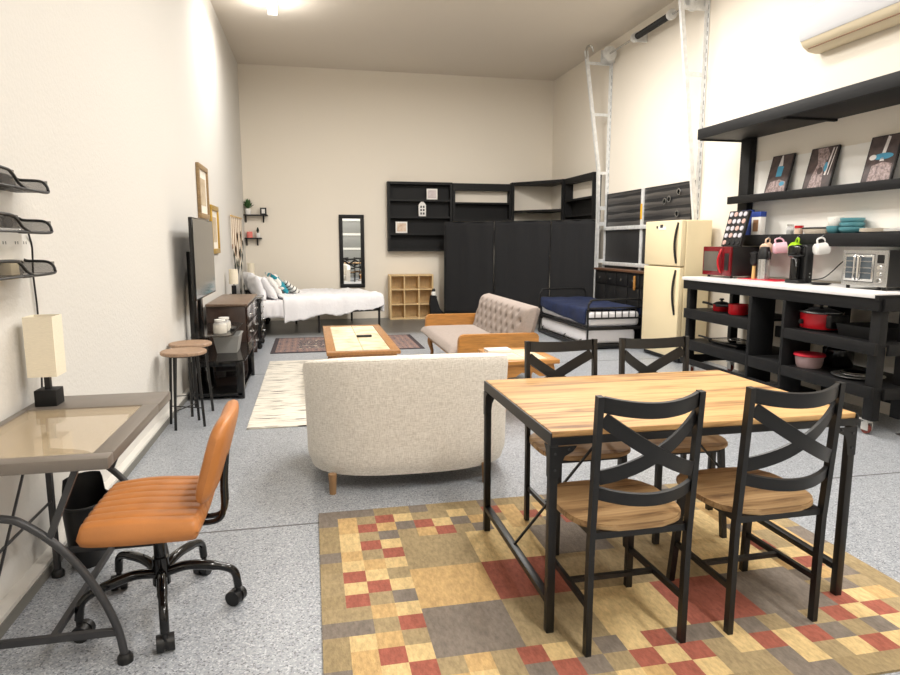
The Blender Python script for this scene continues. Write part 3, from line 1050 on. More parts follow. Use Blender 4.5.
# ---------------------------------------------------------------- frames and hanging on the left wall
def wall_frame(label, y0, y1, z0, z1, fm, fw, mw):
    t = thing('picture_frame', label, 'picture frame', (lw(8.3), (y0 + y1) / 2, z0))
    f = MB()
    LW = lw((y0 + y1) / 2)
    f.bx(LW, LW + 0.035, y0, y1, z1 - fw, z1, 0.005)
    f.bx(LW, LW + 0.035, y0, y1, z0, z0 + fw, 0.005)
    f.bx(LW, LW + 0.035, y0, y0 + fw, z0 + fw, z1 - fw, 0.005)
    f.bx(LW, LW + 0.035, y1 - fw, y1, z0 + fw, z1 - fw, 0.005)
    f.build('frame', fm, t)
    MB().bx(LW + 0.002, LW + 0.014, y0 + fw, y1 - fw, z0 + fw, z1 - fw).build('mount_board', m_mat, t)
    MB().bx(LW + 0.013, LW + 0.016, y0 + fw + mw, y1 - fw - mw, z0 + fw + mw, z1 - fw - mw).build('print', m_print, t)


wall_frame('tall brown gilt picture frame on the left wall, the higher of two', 7.62, 8.28, 1.715, 2.305, m_woodframe, 0.055, 0.09)
wall_frame('gold picture frame on the left wall, just beyond the television', 8.38, 9.02, 1.31, 1.9, m_gold, 0.06, 0.08)

t = thing('wall_hanging', 'beige macrame wall hanging with dark feathers above the nightstand', 'wall hanging', (LW, 11.0, 1.84))
MB().cyl((LW + 0.03, 10.2, 1.84), (LW + 0.03, 11.7, 1.85), 0.014, n=8).build('rod', m_olivewood, t)
cdm, fe, tw = MB(), MB(), MB()
for i in range(18):
    y = 10.22 + i * 0.085
    L = 0.35 + 0.35 * math.sin(i / 17 * PI) + 0.15 * random.random()
    (tw if i % 3 == 1 else cdm).tube(smooth_path([(LW + 0.03, y, 1.84), (LW + 0.026, y + 0.02 * random.uniform(-1, 1), 1.84 - L * 0.5), (LW + 0.026, y + 0.03 * random.uniform(-1, 1), 1.84 - L)], 4), 0.008, 6)
for i in range(16):
    y = 10.3 + i * 0.09
    z = 1.62 - 0.25 * (i % 3) - 0.3 * random.random() - 0.1 * math.sin(i)
    fe.xf(Matrix.Identity(4))
    n0 = len(fe.bm.verts)
    w_ = 0.032
    fe.faces([(LW + 0.04, y, z), (LW + 0.05, y - w_, z - 0.06), (LW + 0.045, y, z - 0.2), (LW + 0.05, y + w_, z - 0.06), (LW + 0.03, y, z - 0.07)],
             [(0, 1, 4), (1, 2, 4), (2, 3, 4), (3, 0, 4), (0, 3, 2, 1)])
cdm.build('cord_fringe', m_cord, t)
tw.build('brown_strand', m_brown, t)
fe.build('feather', m_darkleaf, t)
# ================================================================ BACK OF THE ROOM: bed corner
bed_o, bed_a = Vector((-0.955, 11.02, 0)), math.radians(17)
def B(x, y, z):
    """bed frame: x along the length from the head, y across (0 = middle, - = near side)"""
    c, s_ = math.cos(bed_a), math.sin(bed_a)
    return Vector((bed_o.x + x * c - y * s_, bed_o.y + x * s_ + y * c, z))


BW2, BL = 0.66, 1.95
t = thing('bed', 'black metal bed under a white duvet in the far left corner', 'bed', tuple(bed_o))
fr = MB()
for y in (-BW2, BW2):
    fr.bar(B(0, y, 0.335), B(BL, y, 0.335), 0.03, 0.05)
for x in (0, BL):
    fr.bar(B(x, -BW2, 0.335), B(x, BW2, 0.335), 0.03, 0.05)
for i in range(9):
    fr.bar(B(0.15 + i * 0.2, -BW2, 0.345), B(0.15 + i * 0.2, BW2, 0.345), 0.05, 0.015)
fr.build('bed_frame', m_blk, t)
for (x, y) in ((0.02, -BW2), (0.9, -BW2), (BL, -BW2), (0.02, BW2), (0.9, BW2), (BL, BW2)):
    MB().bar(B(x, y, 0), B(x, y, 0.36 if x < BL else 0.42), 0.035, 0.035).build('leg', m_blk, t)
ms = MB()
ms.box((0, 0, 0), (BL - 0.04, BW2 * 2 - 0.02, 0.19), 0.05, seg=4)
ms.xf(Matrix.Translation(B(BL / 2, 0, 0.455)) @ Matrix.Rotation(bed_a, 4, 'Z'))
ms.build('mattress', m_sheet, t)


def drape(L, W, ztop, drop, fn_drop_end, th, amp, nx=70, ny=60, seed=0.0, x0=0.0):
    """sheet lying on a box, hanging over near/far sides and over the foot end"""
    m = MB()
    tot = W + 2 * drop
    Lt = L + fn_drop_end
    def P(u, v):
        s_ = -tot / 2 + tot * v
        q = u * Lt
        # wavy hem
        hem = 0.04 * noise.noise(Vector((u * 5 + seed, 0.0, seed))) + 0.012 * math.sin(u * 23 + seed)
        x, z = q, ztop
        dropk = 1.0 if fn_drop_end == 0 else 1.45 - 0.75 * u
        if q > L - 0.04:
            e = q - (L - 0.04)
            x = L - 0.04 + min(e, 0.05 * (1 - math.exp(-e / 0.05)) + 0.02)
            z = ztop - max(0, e - 0.04) * 0.92
        y = s_
        if abs(s_) > W / 2:
            e = abs(s_) - W / 2
            k = 1 if s_ > 0 else -1
            e2 = e * (dropk + hem / drop)
            y = k * (W / 2 + 0.05 * (1 - math.exp(-e2 / 0.05)) + 0.012 * math.sin(u * 26 + 2 * k) * e2 / drop)
            z = min(z, ztop - max(0, e2 - 0.03))
        n = noise.noise(Vector((q * 3.1 + seed, s_ * 3.4, 2.3))) + 0.55 * noise.noise(Vector((q * 7 + s_ * 2, s_ * 8.2 + seed, 5.1)))
        z += amp * (n + 0.6 * noise.noise(Vector((q * 15 + s_ * 4, s_ * 13 + seed, 9.0))) + 0.3 * noise.noise(Vector((q * 31, s_ * 29 + seed, 3.0))))
        return (x0 + x, y, z)
    m.grid(nx, ny, P)
    return m


dv = drape(1.64, 1.38, 0.585, 0.28, 0.3, 0.03, 0.028, 120, 100, 3.1, 0.32)
dv.xf(Matrix.Translation(Vector((bed_o.x, bed_o.y, 0))) @ Matrix.Rotation(bed_a, 4, 'Z'))
o = dv.build('duvet', m_bed, base=tuple(B(1.2, 0, 0.58)), ang=180)
sm = o.modifiers.new('thickness', 'SOLIDIFY')
sm.thickness = 0.025
sm.offset = 1
tag(o, 'rumpled white duvet hanging over the black metal bed', 'duvet')
sh = drape(0.5, 1.36, 0.558, 0.3, 0.0, 0.01, 0.006, 30, 50, 1.0, 0.0)
sh.xf(Matrix.Translation(Vector((bed_o.x, bed_o.y, 0))) @ Matrix.Rotation(bed_a, 4, 'Z'))
o = sh.build('bed_sheet', m_sheet, base=tuple(B(0.25, 0, 0.56)), ang=180)
o.modifiers.new('thickness', 'SOLIDIFY').thickness = 0.01
tag(o, 'white sheet hanging below the pillows at the head of the bed', 'sheet')

m_tealpat = bpy.data.materials.new('teal_leaf_print')
m_tealpat.use_nodes = True
_nt = m_tealpat.node_tree
_b = _nt.nodes['Principled BSDF']
_tc = _nt.nodes.new('ShaderNodeTexCoord')
_v = _nt.nodes.new('ShaderNodeTexVoronoi')
_v.inputs['Scale'].default_value = 8.5
_nt.links.new(_tc.outputs['Object'], _v.inputs['Vector'])
_sp = _nt.nodes.new('ShaderNodeSeparateColor')
_nt.links.new(_v.outputs['Color'], _sp.inputs[0])
_r = ramp_node(_nt, [(0, (40, 140, 158)), (0.46, (238, 236, 230)), (0.8, (150, 150, 150)), (0.92, (214, 188, 176))], 'CONSTANT')
_nt.links.new(_sp.outputs[0], _r.inputs[0])
_nt.links.new(_r.outputs[0], _b.inputs['Base Color'])
_b.inputs['Roughness'].default_value = 0.9
m_stripe = bpy.data.materials.new('black_stripe_print')
m_stripe.use_nodes = True
_nt = m_stripe.node_tree
_b = _nt.nodes['Principled BSDF']
_tc = _nt.nodes.new('ShaderNodeTexCoord')
_w = _nt.nodes.new('ShaderNodeTexWave')
_w.inputs['Scale'].default_value = 5.0
_w.inputs['Distortion'].default_value = 1.0
_w.bands_direction = 'X'
_nt.links.new(_tc.outputs['Object'], _w.inputs['Vector'])
_r = ramp_node(_nt, [(0, (50, 50, 54)), (0.18, (236, 234, 228))], 'CONSTANT')
_nt.links.new(_w.outputs['Fac'], _r.inputs[0])
_nt.links.new(_r.outputs[0], _b.inputs['Base Color'])
m_pat2 = voro_mat('grey_rose_print', [(0, (160, 140, 134)), (0.12, (206, 178, 168)), (0.2, (226, 222, 216)), (0.3, (236, 234, 230))], 9)


def cushion(label, cat, m, x, y, z, w, d, th, tilt, yaw=0.0, roll=0.0, seed=0, e=3.2, wr=0.03):
    p = MB()
    p.pillow(w, d, th, 22, e, 0.07, wr, seed)
    M_ = Matrix.Rotation(bed_a + yaw, 4, 'Z') @ Matrix.Rotation(-tilt, 4, 'Y') @ Matrix.Rotation(roll, 4, 'X')
    o = p.build('pillow' if cat == 'pillow' else 'cushion', m, ang=180)
    o.matrix_world = Matrix.Translation(B(x, y, z)) @ M_
    tag(o, label, cat)


# local pillow x -> up the headboard after tilting
cushion('white bed pillow propped nearest the dresser', 'pillow', m_bed, 0.0, -0.36, 0.75, 0.42, 0.6, 0.08, math.radians(-72), 0.0, seed=1)
cushion('white bed pillow leaning on the near pillow, in front of the teal cushion', 'pillow', m_bed, 0.13, -0.36, 0.735, 0.43, 0.58, 0.08, math.radians(-58), 0.05, seed=4)
cushion('white bed pillow at the far side, behind the teal cushion', 'pillow', m_bed, 0.08, 0.33, 0.77, 0.42, 0.6, 0.085, math.radians(-68), 0.0, seed=7)
cushion('pale rose and grey patterned cushion between the white pillows and teal cushion', 'cushion', m_pat2, 0.29, -0.24, 0.745, 0.4, 0.42, 0.055, math.radians(-56), 0.0, seed=9)
cushion('white cushion with large teal patches on the bed', 'cushion', m_tealpat, 0.41, -0.03, 0.775, 0.47, 0.48, 0.06, math.radians(-52), 0.0, seed=12)
cushion('white cushion with thin black stripes at the front of the pillows', 'cushion', m_stripe, 0.62, 0.06, 0.705, 0.36, 0.42, 0.05, math.radians(-40), 0.1, seed=15)

# corner shelves
def corner_shelf(label, x1, z, L):
    t = thing('wall_shelf', label, 'shelf', (LW + 0.2, BW, z))
    MB().bx(LW + 0.004, x1, BW - 0.15, BW, z - 0.02, z, 0.003).build('board', m_blkwood, t)
    for x in (LW + 0.03, x1 - 0.08):
        b = MB()
        b.bx(x - 0.012, x + 0.012, BW - 0.012, BW, z - 0.14, z - 0.02)
        b.bar((x, BW - 0.11, z - 0.025), (x, BW - 0.012, z - 0.13), 0.016, 0.012)
        b.build('bracket', m_blk, t)


corner_shelf('upper small black wall shelf in the far left corner', -0.745, 1.95, 0.4)
corner_shelf('lower small black wall shelf in the far left corner', -0.865, 1.535, 0.3)


def plant(label, x, y, z, pr, ph, n, lh, lm, upright=False):
    t = thing('potted_plant', label, 'plant', (x, y, z))
    MB().lathe([(0, z), (pr * 0.8, z), (pr, z + ph), (pr * 0.88, z + ph), (pr * 0.85, z + ph - 0.01), (0, z + ph - 0.01)], (x, y, 0), 20).build('pot', m_whitegl, t)
    lf = MB()
    for i in range(n):
        a = i * 2.4
        r = (0.3 + 0.7 * (i / n)) * lh * (0.25 if upright else 0.6)
        h = lh * (1 - 0.6 * i / n)
        base = Vector((x, y, z + ph - 0.01))
        tip = base + Vector((r * math.cos(a), r * math.sin(a) * 0.8, h))
        side = Vector((-math.sin(a), math.cos(a), 0)) * lh * 0.16
        mid = base.lerp(tip, 0.55) + Vector((0, 0, 0.02))
        lf.faces([base, mid + side, tip, mid - side, mid - Vector((0, 0, 0.008))], [(0, 1, 4), (1, 2, 4), (2, 3, 4), (3, 0, 4), (0, 3, 2, 1)])
    lf.build('foliage', lm, t)


plant('leafy plant in a white pot on the upper corner shelf', -1.085, BW - 0.08, 1.95, 0.055, 0.105, 22, 0.2, m_leaf)
plant('dark little plant in a white pot on the lower corner shelf', -0.93, BW - 0.08, 1.535, 0.042, 0.085, 26, 0.12, m_darkleaf, True)
t = thing('picture_frame', 'tiny black photo frame on the upper corner shelf', 'picture frame', (-0.82, BW - 0.08, 1.95))
f = MB()
f.bx(-0.875, -0.765, BW - 0.09, BW - 0.07, 1.95, 1.972)
f.bx(-0.875, -0.765, BW - 0.09, BW - 0.07, 2.053, 2.075)
f.bx(-0.875, -0.85, BW - 0.09, BW - 0.07, 1.972, 2.053)
f.bx(-0.79, -0.765, BW - 0.09, BW - 0.07, 1.972, 2.053)
f.build('frame', m_blk, t)
MB().bx(-0.85, -0.79, BW - 0.082, BW - 0.075, 1.972, 2.053).build('print', m_paper, t)
t = thing('candle', 'coral pink candle on the lower corner shelf', 'candle', (-1.075, BW - 0.08, 1.535))
MB().lathe([(0, 1.535), (0.052, 1.535), (0.052, 1.64), (0.046, 1.645), (0, 1.645)], (-1.075, BW - 0.08, 0), 20).build('wax', m_pinkwax, t)
MB().cyl((-1.075, BW - 0.08, 1.64), (-1.075, BW - 0.08, 1.66), 0.002, n=6).build('wick', m_blk, t)

# mirror
t = thing('mirror', 'tall black-framed mirror hanging on the back wall beside the bed', 'mirror', (0.76, BW, 0.6))
f = MB()
X0, X1, Z0, Z1, fw = 0.53, 1.0, 0.60, 1.965, 0.07
f.bx(X0, X1, BW - 0.045, BW - 0.004, Z1 - fw, Z1, 0.008)
f.bx(X0, X1, BW - 0.045, BW - 0.004, Z0, Z0 + fw, 0.008)
f.bx(X0, X0 + fw, BW - 0.045, BW - 0.004, Z0 + fw, Z1 - fw, 0.008)
f.bx(X1 - fw, X1, BW - 0.045, BW - 0.004, Z0 + fw, Z1 - fw, 0.008)
f.build('frame', m_blkwood, t)
MB().bx(X0 + fw - 0.005, X1 - fw + 0.005, BW - 0.024, BW - 0.012, Z0 + fw - 0.005, Z1 - fw + 0.005).build('mirror_glass', m_mirror, t)

# 3 x 3 cube bookcase
t = thing('cube_bookcase', 'pale wood nine-cube bookcase standing against the back wall', 'bookcase', (1.85, 12.36, 0))
X0, X1, Y0, Y1, Z1, th = 1.44, 2.275, 12.22, 12.5, 0.85, 0.022
f = MB()
f.bx(X0, X1, Y0, Y1, 0, 0.03)
f.bx(X0, X1, Y0, Y1, Z1 - 0.03, Z1)
f.bx(X0, X0 + 0.03, Y0, Y1, 0.03, Z1 - 0.03)
f.bx(X1 - 0.03, X1, Y0, Y1, 0.03, Z1 - 0.03)
f.build('carcass', m_birch, t)
for i in (1, 2):
    z = Z1 * i / 3
    MB().bx(X0 + 0.03, X1 - 0.03, Y0 + 0.002, Y1, z - th / 2, z + th / 2).build('shelf', m_birch, t)
for i in (1, 2):
    x = X0 + (X1 - X0) * i / 3
    MB().bx(x - th / 2, x + th / 2, Y0 + 0.004, Y1, 0.03, Z1 - 0.03).build('upright', m_birch, t)
MB().bx(X0 + 0.03, X1 - 0.03, Y1 - 0.008, Y1, 0.03, Z1 - 0.03).build('back_panel', m_birch, t)

# black upright bag
t = thing('upright_bag', 'slim black upright bag beside the cube bookcase', 'bag', (2.37, 12.2, 0))
b = MB()
b.prism([(2.20, 0.0), (2.56, 0.0), (2.56, 0.05), (2.46, 0.1), (2.36, 0.2), (2.32, 0.33), (2.31, 0.455), (2.20, 0.46), (2.185, 0.3)], 12.06, 12.2, 'y')
bmesh.ops.bevel(b.bm, geom=b.bm.edges[:], offset=0.012, segments=2, affect='EDGES')
b.build('bag_body', m_fabricblk, t)
MB().lathe([(0, 0.455), (0.045, 0.455), (0.045, 0.51), (0.03, 0.53), (0, 0.53)], (2.26, 12.13, 0), 14).build('white_neck', m_white, t)
MB().lathe([(0, 0.53), (0.03, 0.53), (0.034, 0.56), (0.02, 0.585), (0, 0.585)], (2.26, 12.13, 0), 14).build('cap', m_blkplastic, t)

# ---------------------------------------------------------------- black wall shelf units
yf, yb = BW - 0.16, BW - 0.002
t = thing('wall_shelf_unit', 'black wall shelf unit with four shelves above the cube bookcase', 'shelf unit', (2.05, BW, 1.28))
X0, X1, Z0, Z1 = 1.44, 2.68, 1.285, 2.58
th = 0.045
for x in (X0, X1 - th):
    MB().bx(x, x + th, yf, yb, Z0, Z1).build('side_panel', m_blkwood, t)
MB().bx(X0 + th, X1 - th, yf, yb, Z1 - th, Z1).build('top_board', m_blkwood, t)
MB().bx(X0 + th, X1 - th, yf, yb, Z0, Z0 + th).build('bottom_board', m_blkwood, t)
for z in (2.24, 1.925, 1.61):
    MB().bx(X0 + th, X1 - th, yf + 0.005, yb, z - 0.018, z + 0.018).build('shelf', m_blkwood, t)
MB().bx(X0 + th, X1 - th, yb - 0.015, yb, Z0 + th, Z1 - th).build('back_panel', m_blkwood2, t)

t = thing('wall_shelf_unit', 'black wall shelf unit with an open white slot above the folding screen', 'shelf unit', (3.27, BW, 1.86))
X0, X1, Z0, Z1 = 2.69, 3.86, 1.86, 2.57
for x in (X0, X1 - th):
    MB().bx(x, x + th, yf, yb, Z0, Z1).build('side_panel', m_blkwood, t)
MB().bx(X0 + th, X1 - th, yf, yb, Z1 - 0.13, Z1).build('top_board', m_blkwood, t)
MB().bx(X0 + th, X1 - th, yf, yb, 2.185, 2.215).build('shelf', m_blkwood, t)
MB().bx(X0 + th, X1 - th, yf, yb, Z0, Z0 + th).build('bottom_board', m_blkwood, t)
MB().bx(X0 + th, X1 - th, yb - 0.015, yb, Z0 + th, 2.185).build('back_panel', m_blkwood2, t)

t = thing('corner_shelf_unit', 'black open-backed shelf unit set diagonally across the far right corner', 'shelf unit', (4.3, 12.2, 1.86))
pl = [(3.87, 12.38), (4.58, 11.5), (RW - 0.003, 11.5), (RW - 0.003, BW - 0.003), (3.87, BW - 0.003)]
Z0, Z1 = 1.68, 2.6
MB().prism(pl, Z1 - 0.05, Z1).build('top_board', m_blkwood, t)
MB().prism(pl, 2.03, 2.065).build('shelf', m_blkwood, t)
MB().prism(pl, Z0, Z0 + 0.04).build('bottom_board', m_blkwood, t)
f = MB()
f.bar((3.88, 12.375, Z0), (3.88, 12.375, Z1), 0.05, 0.05)
f.build('front_post', m_blkwood, t)
f = MB()
f.bar((4.572, 11.515, Z0), (4.572, 11.515, Z1), 0.05, 0.05)
f.build('front_post', m_blkwood, t)

t = thing('wall_shelf_unit', 'black wall shelf unit on the right wall beside the garage door track', 'shelf unit', (RW - 0.08, 10.85, 1.68))
x0, x1, Y0, Y1, Z0, Z1 = RW - 0.15, RW - 0.003, 10.24, 11.48, 1.68, 2.6
for y in (Y0, Y1 - th):
    MB().bx(x0, x1, y, y + th, Z0, Z1).build('side_panel', m_blkwood, t)
MB().bx(x0, x1, Y0 + th, Y1 - th, Z1 - 0.1, Z1).build('top_board', m_blkwood, t)
MB().bx(x0, x1, Y0 + th, Y1 - th, Z0, Z0 + th).build('bottom_board', m_blkwood, t)
for z in (2.2, 1.92):
    MB().bx(x0, x1, Y0 + th, Y1 - th, z - 0.018, z + 0.018).build('shelf', m_blkwood, t)
MB().bx(x1 - 0.012, x1, Y0 + th, Y1 - th, Z0 + th, 2.18).build('back_panel', m_blkwood2, t)

# items in the shelf unit
def card(label, x0, x1, z0, z1, m2):
    t = thing('photo_card', label, 'photo card', ((x0 + x1) / 2, 12.43, z0))
    MB().bx(x0, x1, 12.42, 12.44, z0, z1).build('card_board', m_boxwhite, t)
    MB().bx(x0 + 0.025, x1 - 0.025, 12.417, 12.4205, z0 + 0.03, z1 - 0.03).build('print', m2, t)


card('pale photo card on the top shelf of the black unit', 2.19, 2.395, 2.258, 2.46, mat('grey_lilac_print', (186, 172, 174), 0.7, col2=(222, 214, 212), vscale=8))
card('small beige picture card on the third shelf of the black unit', 1.59, 1.81, 1.628, 1.84, mat('sepia_print', (196, 158, 128), 0.7, col2=(232, 222, 206), vscale=10))
t = thing('lantern', 'white house-shaped lantern on the second shelf of the black unit', 'lantern', (2.1, 12.44, 1.943))
b = MB()
b.bx(2.03, 2.17, 12.40, 12.48, 1.943, 2.15, 0.006)
b.prism([(2.025, 2.15), (2.175, 2.15), (2.13, 2.205), (2.07, 2.205)], 12.4, 12.48, 'y')
b.bx(2.075, 2.125, 12.42, 12.46, 2.205, 2.235)
b.build('lantern_body', m_whitegl, t)
w_ = MB()
for x in (2.075, 2.125):
    for z in (1.975, 2.04, 2.1):
        w_.bx(x - 0.016, x + 0.016, 12.397, 12.401, z, z + 0.04)
w_.build('lantern_window', m_deskleg, t)

# ---------------------------------------------------------------- folding screen
t = thing('folding_screen', 'black fabric folding screen with three panels below the wall shelves', 'room divider', (3.4, 11.3, 0))
P = [Vector((2.43, 11.98, 0)), Vector((3.235, 11.4, 0)), Vector((4.05, 10.72, 0)), Vector((4.6, 10.06, 0))]
for i in range(3):
    a, b_ = P[i].copy(), P[i + 1].copy()
    d = (b_ - a).normalized()
    n = Vector((d.y, -d.x, 0))
    if n.y > 0: n = -n
    g = 0.012
    a, b_ = a + d * g, b_ - d * g
    L = (b_ - a).length
    p = MB()
    def F(u, v, a=a, d=d, L=L, n=n, i=i):
        w = 0.012 * math.sin(v * 7 + i * 2) * (1 if u > 0.5 else -1) * abs(u - 0.5) * 2
        bulge = 0.012 * math.sin(u * PI * 5 + i) * (0.4 + 0.6 * v)
        q = a + d * (u * L + w) + n * bulge
        return (q.x, q.y, 0.13 + 1.69 * v)
    p.grid(30, 24, F)
    o = p.build('panel', m_fabricblk, t, recalc=False)
    so = o.modifiers.new('thickness', 'SOLIDIFY')
    so.thickness = 0.012
    so.offset = -1
    for e in (a, b_):
        MB().cyl((e.x, e.y, 0.03), (e.x, e.y, 1.83), 0.009, n=8).build('frame_pole', m_blk, o)
    MB().cyl((a.x, a.y, 1.82), (b_.x, b_.y, 1.82), 0.009, n=8).build('frame_rail', m_blk, o)
    c = (a + b_) / 2
    for e in (a, b_):
        q = e + d * (0.05 if e is a else -0.05)
        MB().bar(q - n * 0.14 + Vector((0, 0, 0.012)), q + n * 0.14 + Vector((0, 0, 0.012)), 0.02, 0.02).build('foot', m_blk, o)
# ================================================================ LIVING AREA
# rugs
r = MB().bx(-0.53, 1.25, 5.13, 8.1, 0.0, 0.012, 0.004)
tag(r.build('area_rug', m_striperug, base=(0.36, 6.6, 0)), 'cream area rug with broken dark lines under the coffee table', 'rug')
r = MB()
X0, X1, Y0, Y1 = -0.56, 1.5, 8.72, 10.12
for k, (inset, z) in enumerate(((0, 0.008), (0.05, 0.0084), (0.1, 0.0088), (0.3, 0.0092))):
    r.mi = (0, 1, 1, 2)[k]
    r.bx(X0 + inset * 1.2, X1 - inset * 1.2, Y0 + inset, Y1 - inset, 0, z)
tag(r.build('persian_rug', [m_pers_edge, m_pers_bd, m_pers_in], base=(0.4, 9.4, 0)), 'dark patterned Persian rug on the bare floor before the white bed', 'rug')


def tile_top(name, base, light, scale, sx, sy):
    m = bpy.data.materials.new(name)
    m.use_nodes = True
    nt = m.node_tree
    b = nt.nodes['Principled BSDF']
    tc = nt.nodes.new('ShaderNodeTexCoord')
    n = nt.nodes.new('ShaderNodeTexNoise')
    n.inputs['Scale'].default_value = 7
    n.inputs['Detail'].default_value = 6
    nt.links.new(tc.outputs['Object'], n.inputs['Vector'])
    r = ramp_node(nt, [(0.34, (198, 168, 124)), (0.46, base), (0.62, light)])
    nt.links.new(n.outputs['Fac'], r.inputs[0])
    nt.links.new(r.outputs[0], b.inputs['Base Color'])
    b.inputs['Roughness'].default_value = 0.3
    return m


m_tile = tile_top('travertine_tile', (220, 202, 166), (232, 219, 192), 7, 1, 1)


def tiled_table(t, x0, x1, y0, y1, z, bw, nx, ny, ap, legs, mw):
    f = MB()
    f.bx(x0, x1, y0, y0 + bw, z - 0.035, z, 0.006)
    f.bx(x0, x1, y1 - bw, y1, z - 0.035, z, 0.006)
    f.bx(x0, x0 + bw, y0 + bw, y1 - bw, z - 0.035, z, 0.006)
    f.bx(x1 - bw, x1, y0 + bw, y1 - bw, z - 0.035, z, 0.006)
    f.build('top_frame', mw, t)
    MB().bx(x0 + bw, x1 - bw, y0 + bw, y1 - bw, z - 0.02, z - 0.008).build('grout_bed', m_tileline, t)
    tl = MB()
    dx, dy = (x1 - x0 - 2 * bw) / nx, (y1 - y0 - 2 * bw) / ny
    for i in range(nx):
        for j in range(ny):
            tl.bx(x0 + bw + i * dx + 0.003, x0 + bw + (i + 1) * dx - 0.003, y0 + bw + j * dy + 0.003, y0 + bw + (j + 1) * dy - 0.003, z - 0.01, z - 0.003, 0.002, 1)
    tl.build('tile_inset', m_tile, t)
    # shaped aprons
    for k in range(4):
        if k < 2:
            a0, a1 = x0 + 0.06, x1 - 0.06
        else:
            a0, a1 = y0 + 0.06, y1 - 0.06
        pts = [(a0, z - 0.035), (a1, z - 0.035)]
        N = 16
        for i in range(N + 1):
            u = i / N
            s_ = a1 + (a0 - a1) * u
            dip = ap * (1 - 0.38 * math.sin(u * PI) ** 2 - 0.12 * math.sin(u * PI * 4) ** 2)
            pts.append((s_, z - 0.035 - dip))
        c = MB()
        if k == 0: c.prism(pts, y0 + 0.045, y0 + 0.065, 'y')
        if k == 1: c.prism(pts, y1 - 0.065, y1 - 0.045, 'y')
        if k == 2: c.prism(pts, x0 + 0.045, x0 + 0.065, 'x')
        if k == 3: c.prism(pts, x1 - 0.065, x1 - 0.045, 'x')
        c.build('apron', mw, t)
    for (x, sx) in ((x0 + 0.065, -1), (x1 - 0.065, 1)):
        for (y, sy) in ((y0 + 0.065, -1), (y1 - 0.065, 1)):
            pts = [(x, y, z - 0.04), (x + sx * 0.012, y + sy * 0.012, z - 0.12), (x - sx * 0.004, y - sy * 0.004, z * 0.45), (x - sx * 0.012, y - sy * 0.012, z * 0.2), (x + sx * 0.01, y + sy * 0.01, 0.03)]
            MB().tube(smooth_path(pts, 5), [0.036 - 0.018 * (i / 20) ** 0.7 for i in range(20)] + [0.024], 10).build('leg', mw, t)


t = thing('coffee_table', 'tile-topped oak coffee table in front of the grey loveseat', 'coffee table', (0.46, 6.98, 0.012))
tiled_table(t, 0.115, 0.80, 5.98, 7.98, 0.445, 0.085, 2, 5, 0.09, True, m_oak_red)
tag(MB().box((0.535, 6.95, 0.453), (0.16, 0.05, 0.02), 0.004).build('remote_control', m_blkplastic, base=(0.535, 6.95, 0.445)), 'black remote lying on the tiled coffee table', 'remote')
t = thing('end_table', 'square tile-topped oak end table behind the curved white sofa', 'side table', (1.7, 5.2, 0))
tiled_table(t, 1.44, 1.965, 4.92, 5.58, 0.5, 0.075, 2, 2, 0.13, True, m_oak_x)
t = thing('book', 'pale paperback lying on the tiled oak end table', 'book', (1.58, 5.42, 0.5))
MB().box((1.58, 5.42, 0.511), (0.21, 0.15, 0.02), 0.0).build('pages', m_paper, t)
c = MB()
c.box((1.58, 5.42, 0.5215), (0.215, 0.155, 0.002))
c.box((1.58, 5.42, 0.5005), (0.215, 0.155, 0.002))
c.bx(1.4725, 1.6875, 5.342, 5.3445, 0.5, 0.522)
c.build('cover', m_whitegl, t)

# ---------------------------------------------------------------- curved sofa seen from behind
t = thing('curved_sofa', 'curved oatmeal linen sofa seen from behind, with short tapered wooden legs', 'sofa', (0.58, 4.0, 0))
scx, hw, yb0 = 0.575, 0.632, 3.60
def plan(s):
    """s in [-1,1] along the shell: arms straight forward, barrel back. returns x,y,nx,ny (outward normal), k(0 back..1 arm end)"""
    A = 0.72
    if abs(s) <= A:
        a = s / A * PI / 2
        e = 0.74
        cx_, sx_ = abs(math.cos(a)), abs(math.sin(a))
        x = math.copysign(hw * sx_ ** e, a)
        y = yb0 + 0.46 * (1 - cx_ ** e)
        return scx + x, y
    f = (abs(s) - A) / (1 - A)
    return scx + math.copysign(hw - 0.02 * f, s), yb0 + 0.46 + 0.42 * f
def shell(u, v):
    s = -1 + 2 * u
    x, y = plan(s)
    x2, y2 = plan(min(1, s + 0.004)); x1, y1 = plan(max(-1, s - 0.004))
    dx, dy = x2 - x1, y2 - y1
    L = math.hypot(dx, dy) or 1
    nx, ny = dy / L, -dx / L
    armk = max(0, (abs(s) - 0.60) / 0.40)
    ztop = 0.80 - 0.185 * (y - yb0) - 0.03 * max(0, (abs(s) - 0.74) / 0.26)
    th = 0.115
    # closed profile: bottom outer -> up -> over the rolled top -> down the inside
    prof = [(-0.07, 0.085), (-0.025, 0.10), (-0.004, 0.165), (0.0, 0.35), (0.004, 0.5), (0.008, 0.62), (0.012, ztop - 0.05), (0.010, ztop - 0.022), (-0.004, ztop - 0.004), (-0.03, ztop),
            (-0.07, ztop), (-0.1, ztop - 0.012), (-th, ztop - 0.05), (-th - 0.005, 0.6), (-th - 0.01, 0.45), (-th - 0.01, 0.2), (-0.08, 0.085)]
    k = v * (len(prof) - 1)
    i = min(int(k), len(prof) - 2)
    f = k - i
    o = prof[i][0] + (prof[i + 1][0] - prof[i][0]) * f
    z = prof[i][1] + (prof[i + 1][1] - prof[i][1]) * f
    return (x + nx * o, y + ny * o, z)
c = MB()
NU = 97
c.grid(NU, 49, shell)
vs = c.bm.verts[:]
c.bm.verts.ensure_lookup_table()
for col_ in (0, NU - 1):
    ring = [c.bm.verts[j * NU + col_] for j in range(48)]
    try: c.bm.faces.new(ring)
    except ValueError: pass
c.build('back_shell', m_linen, t, ang=50)
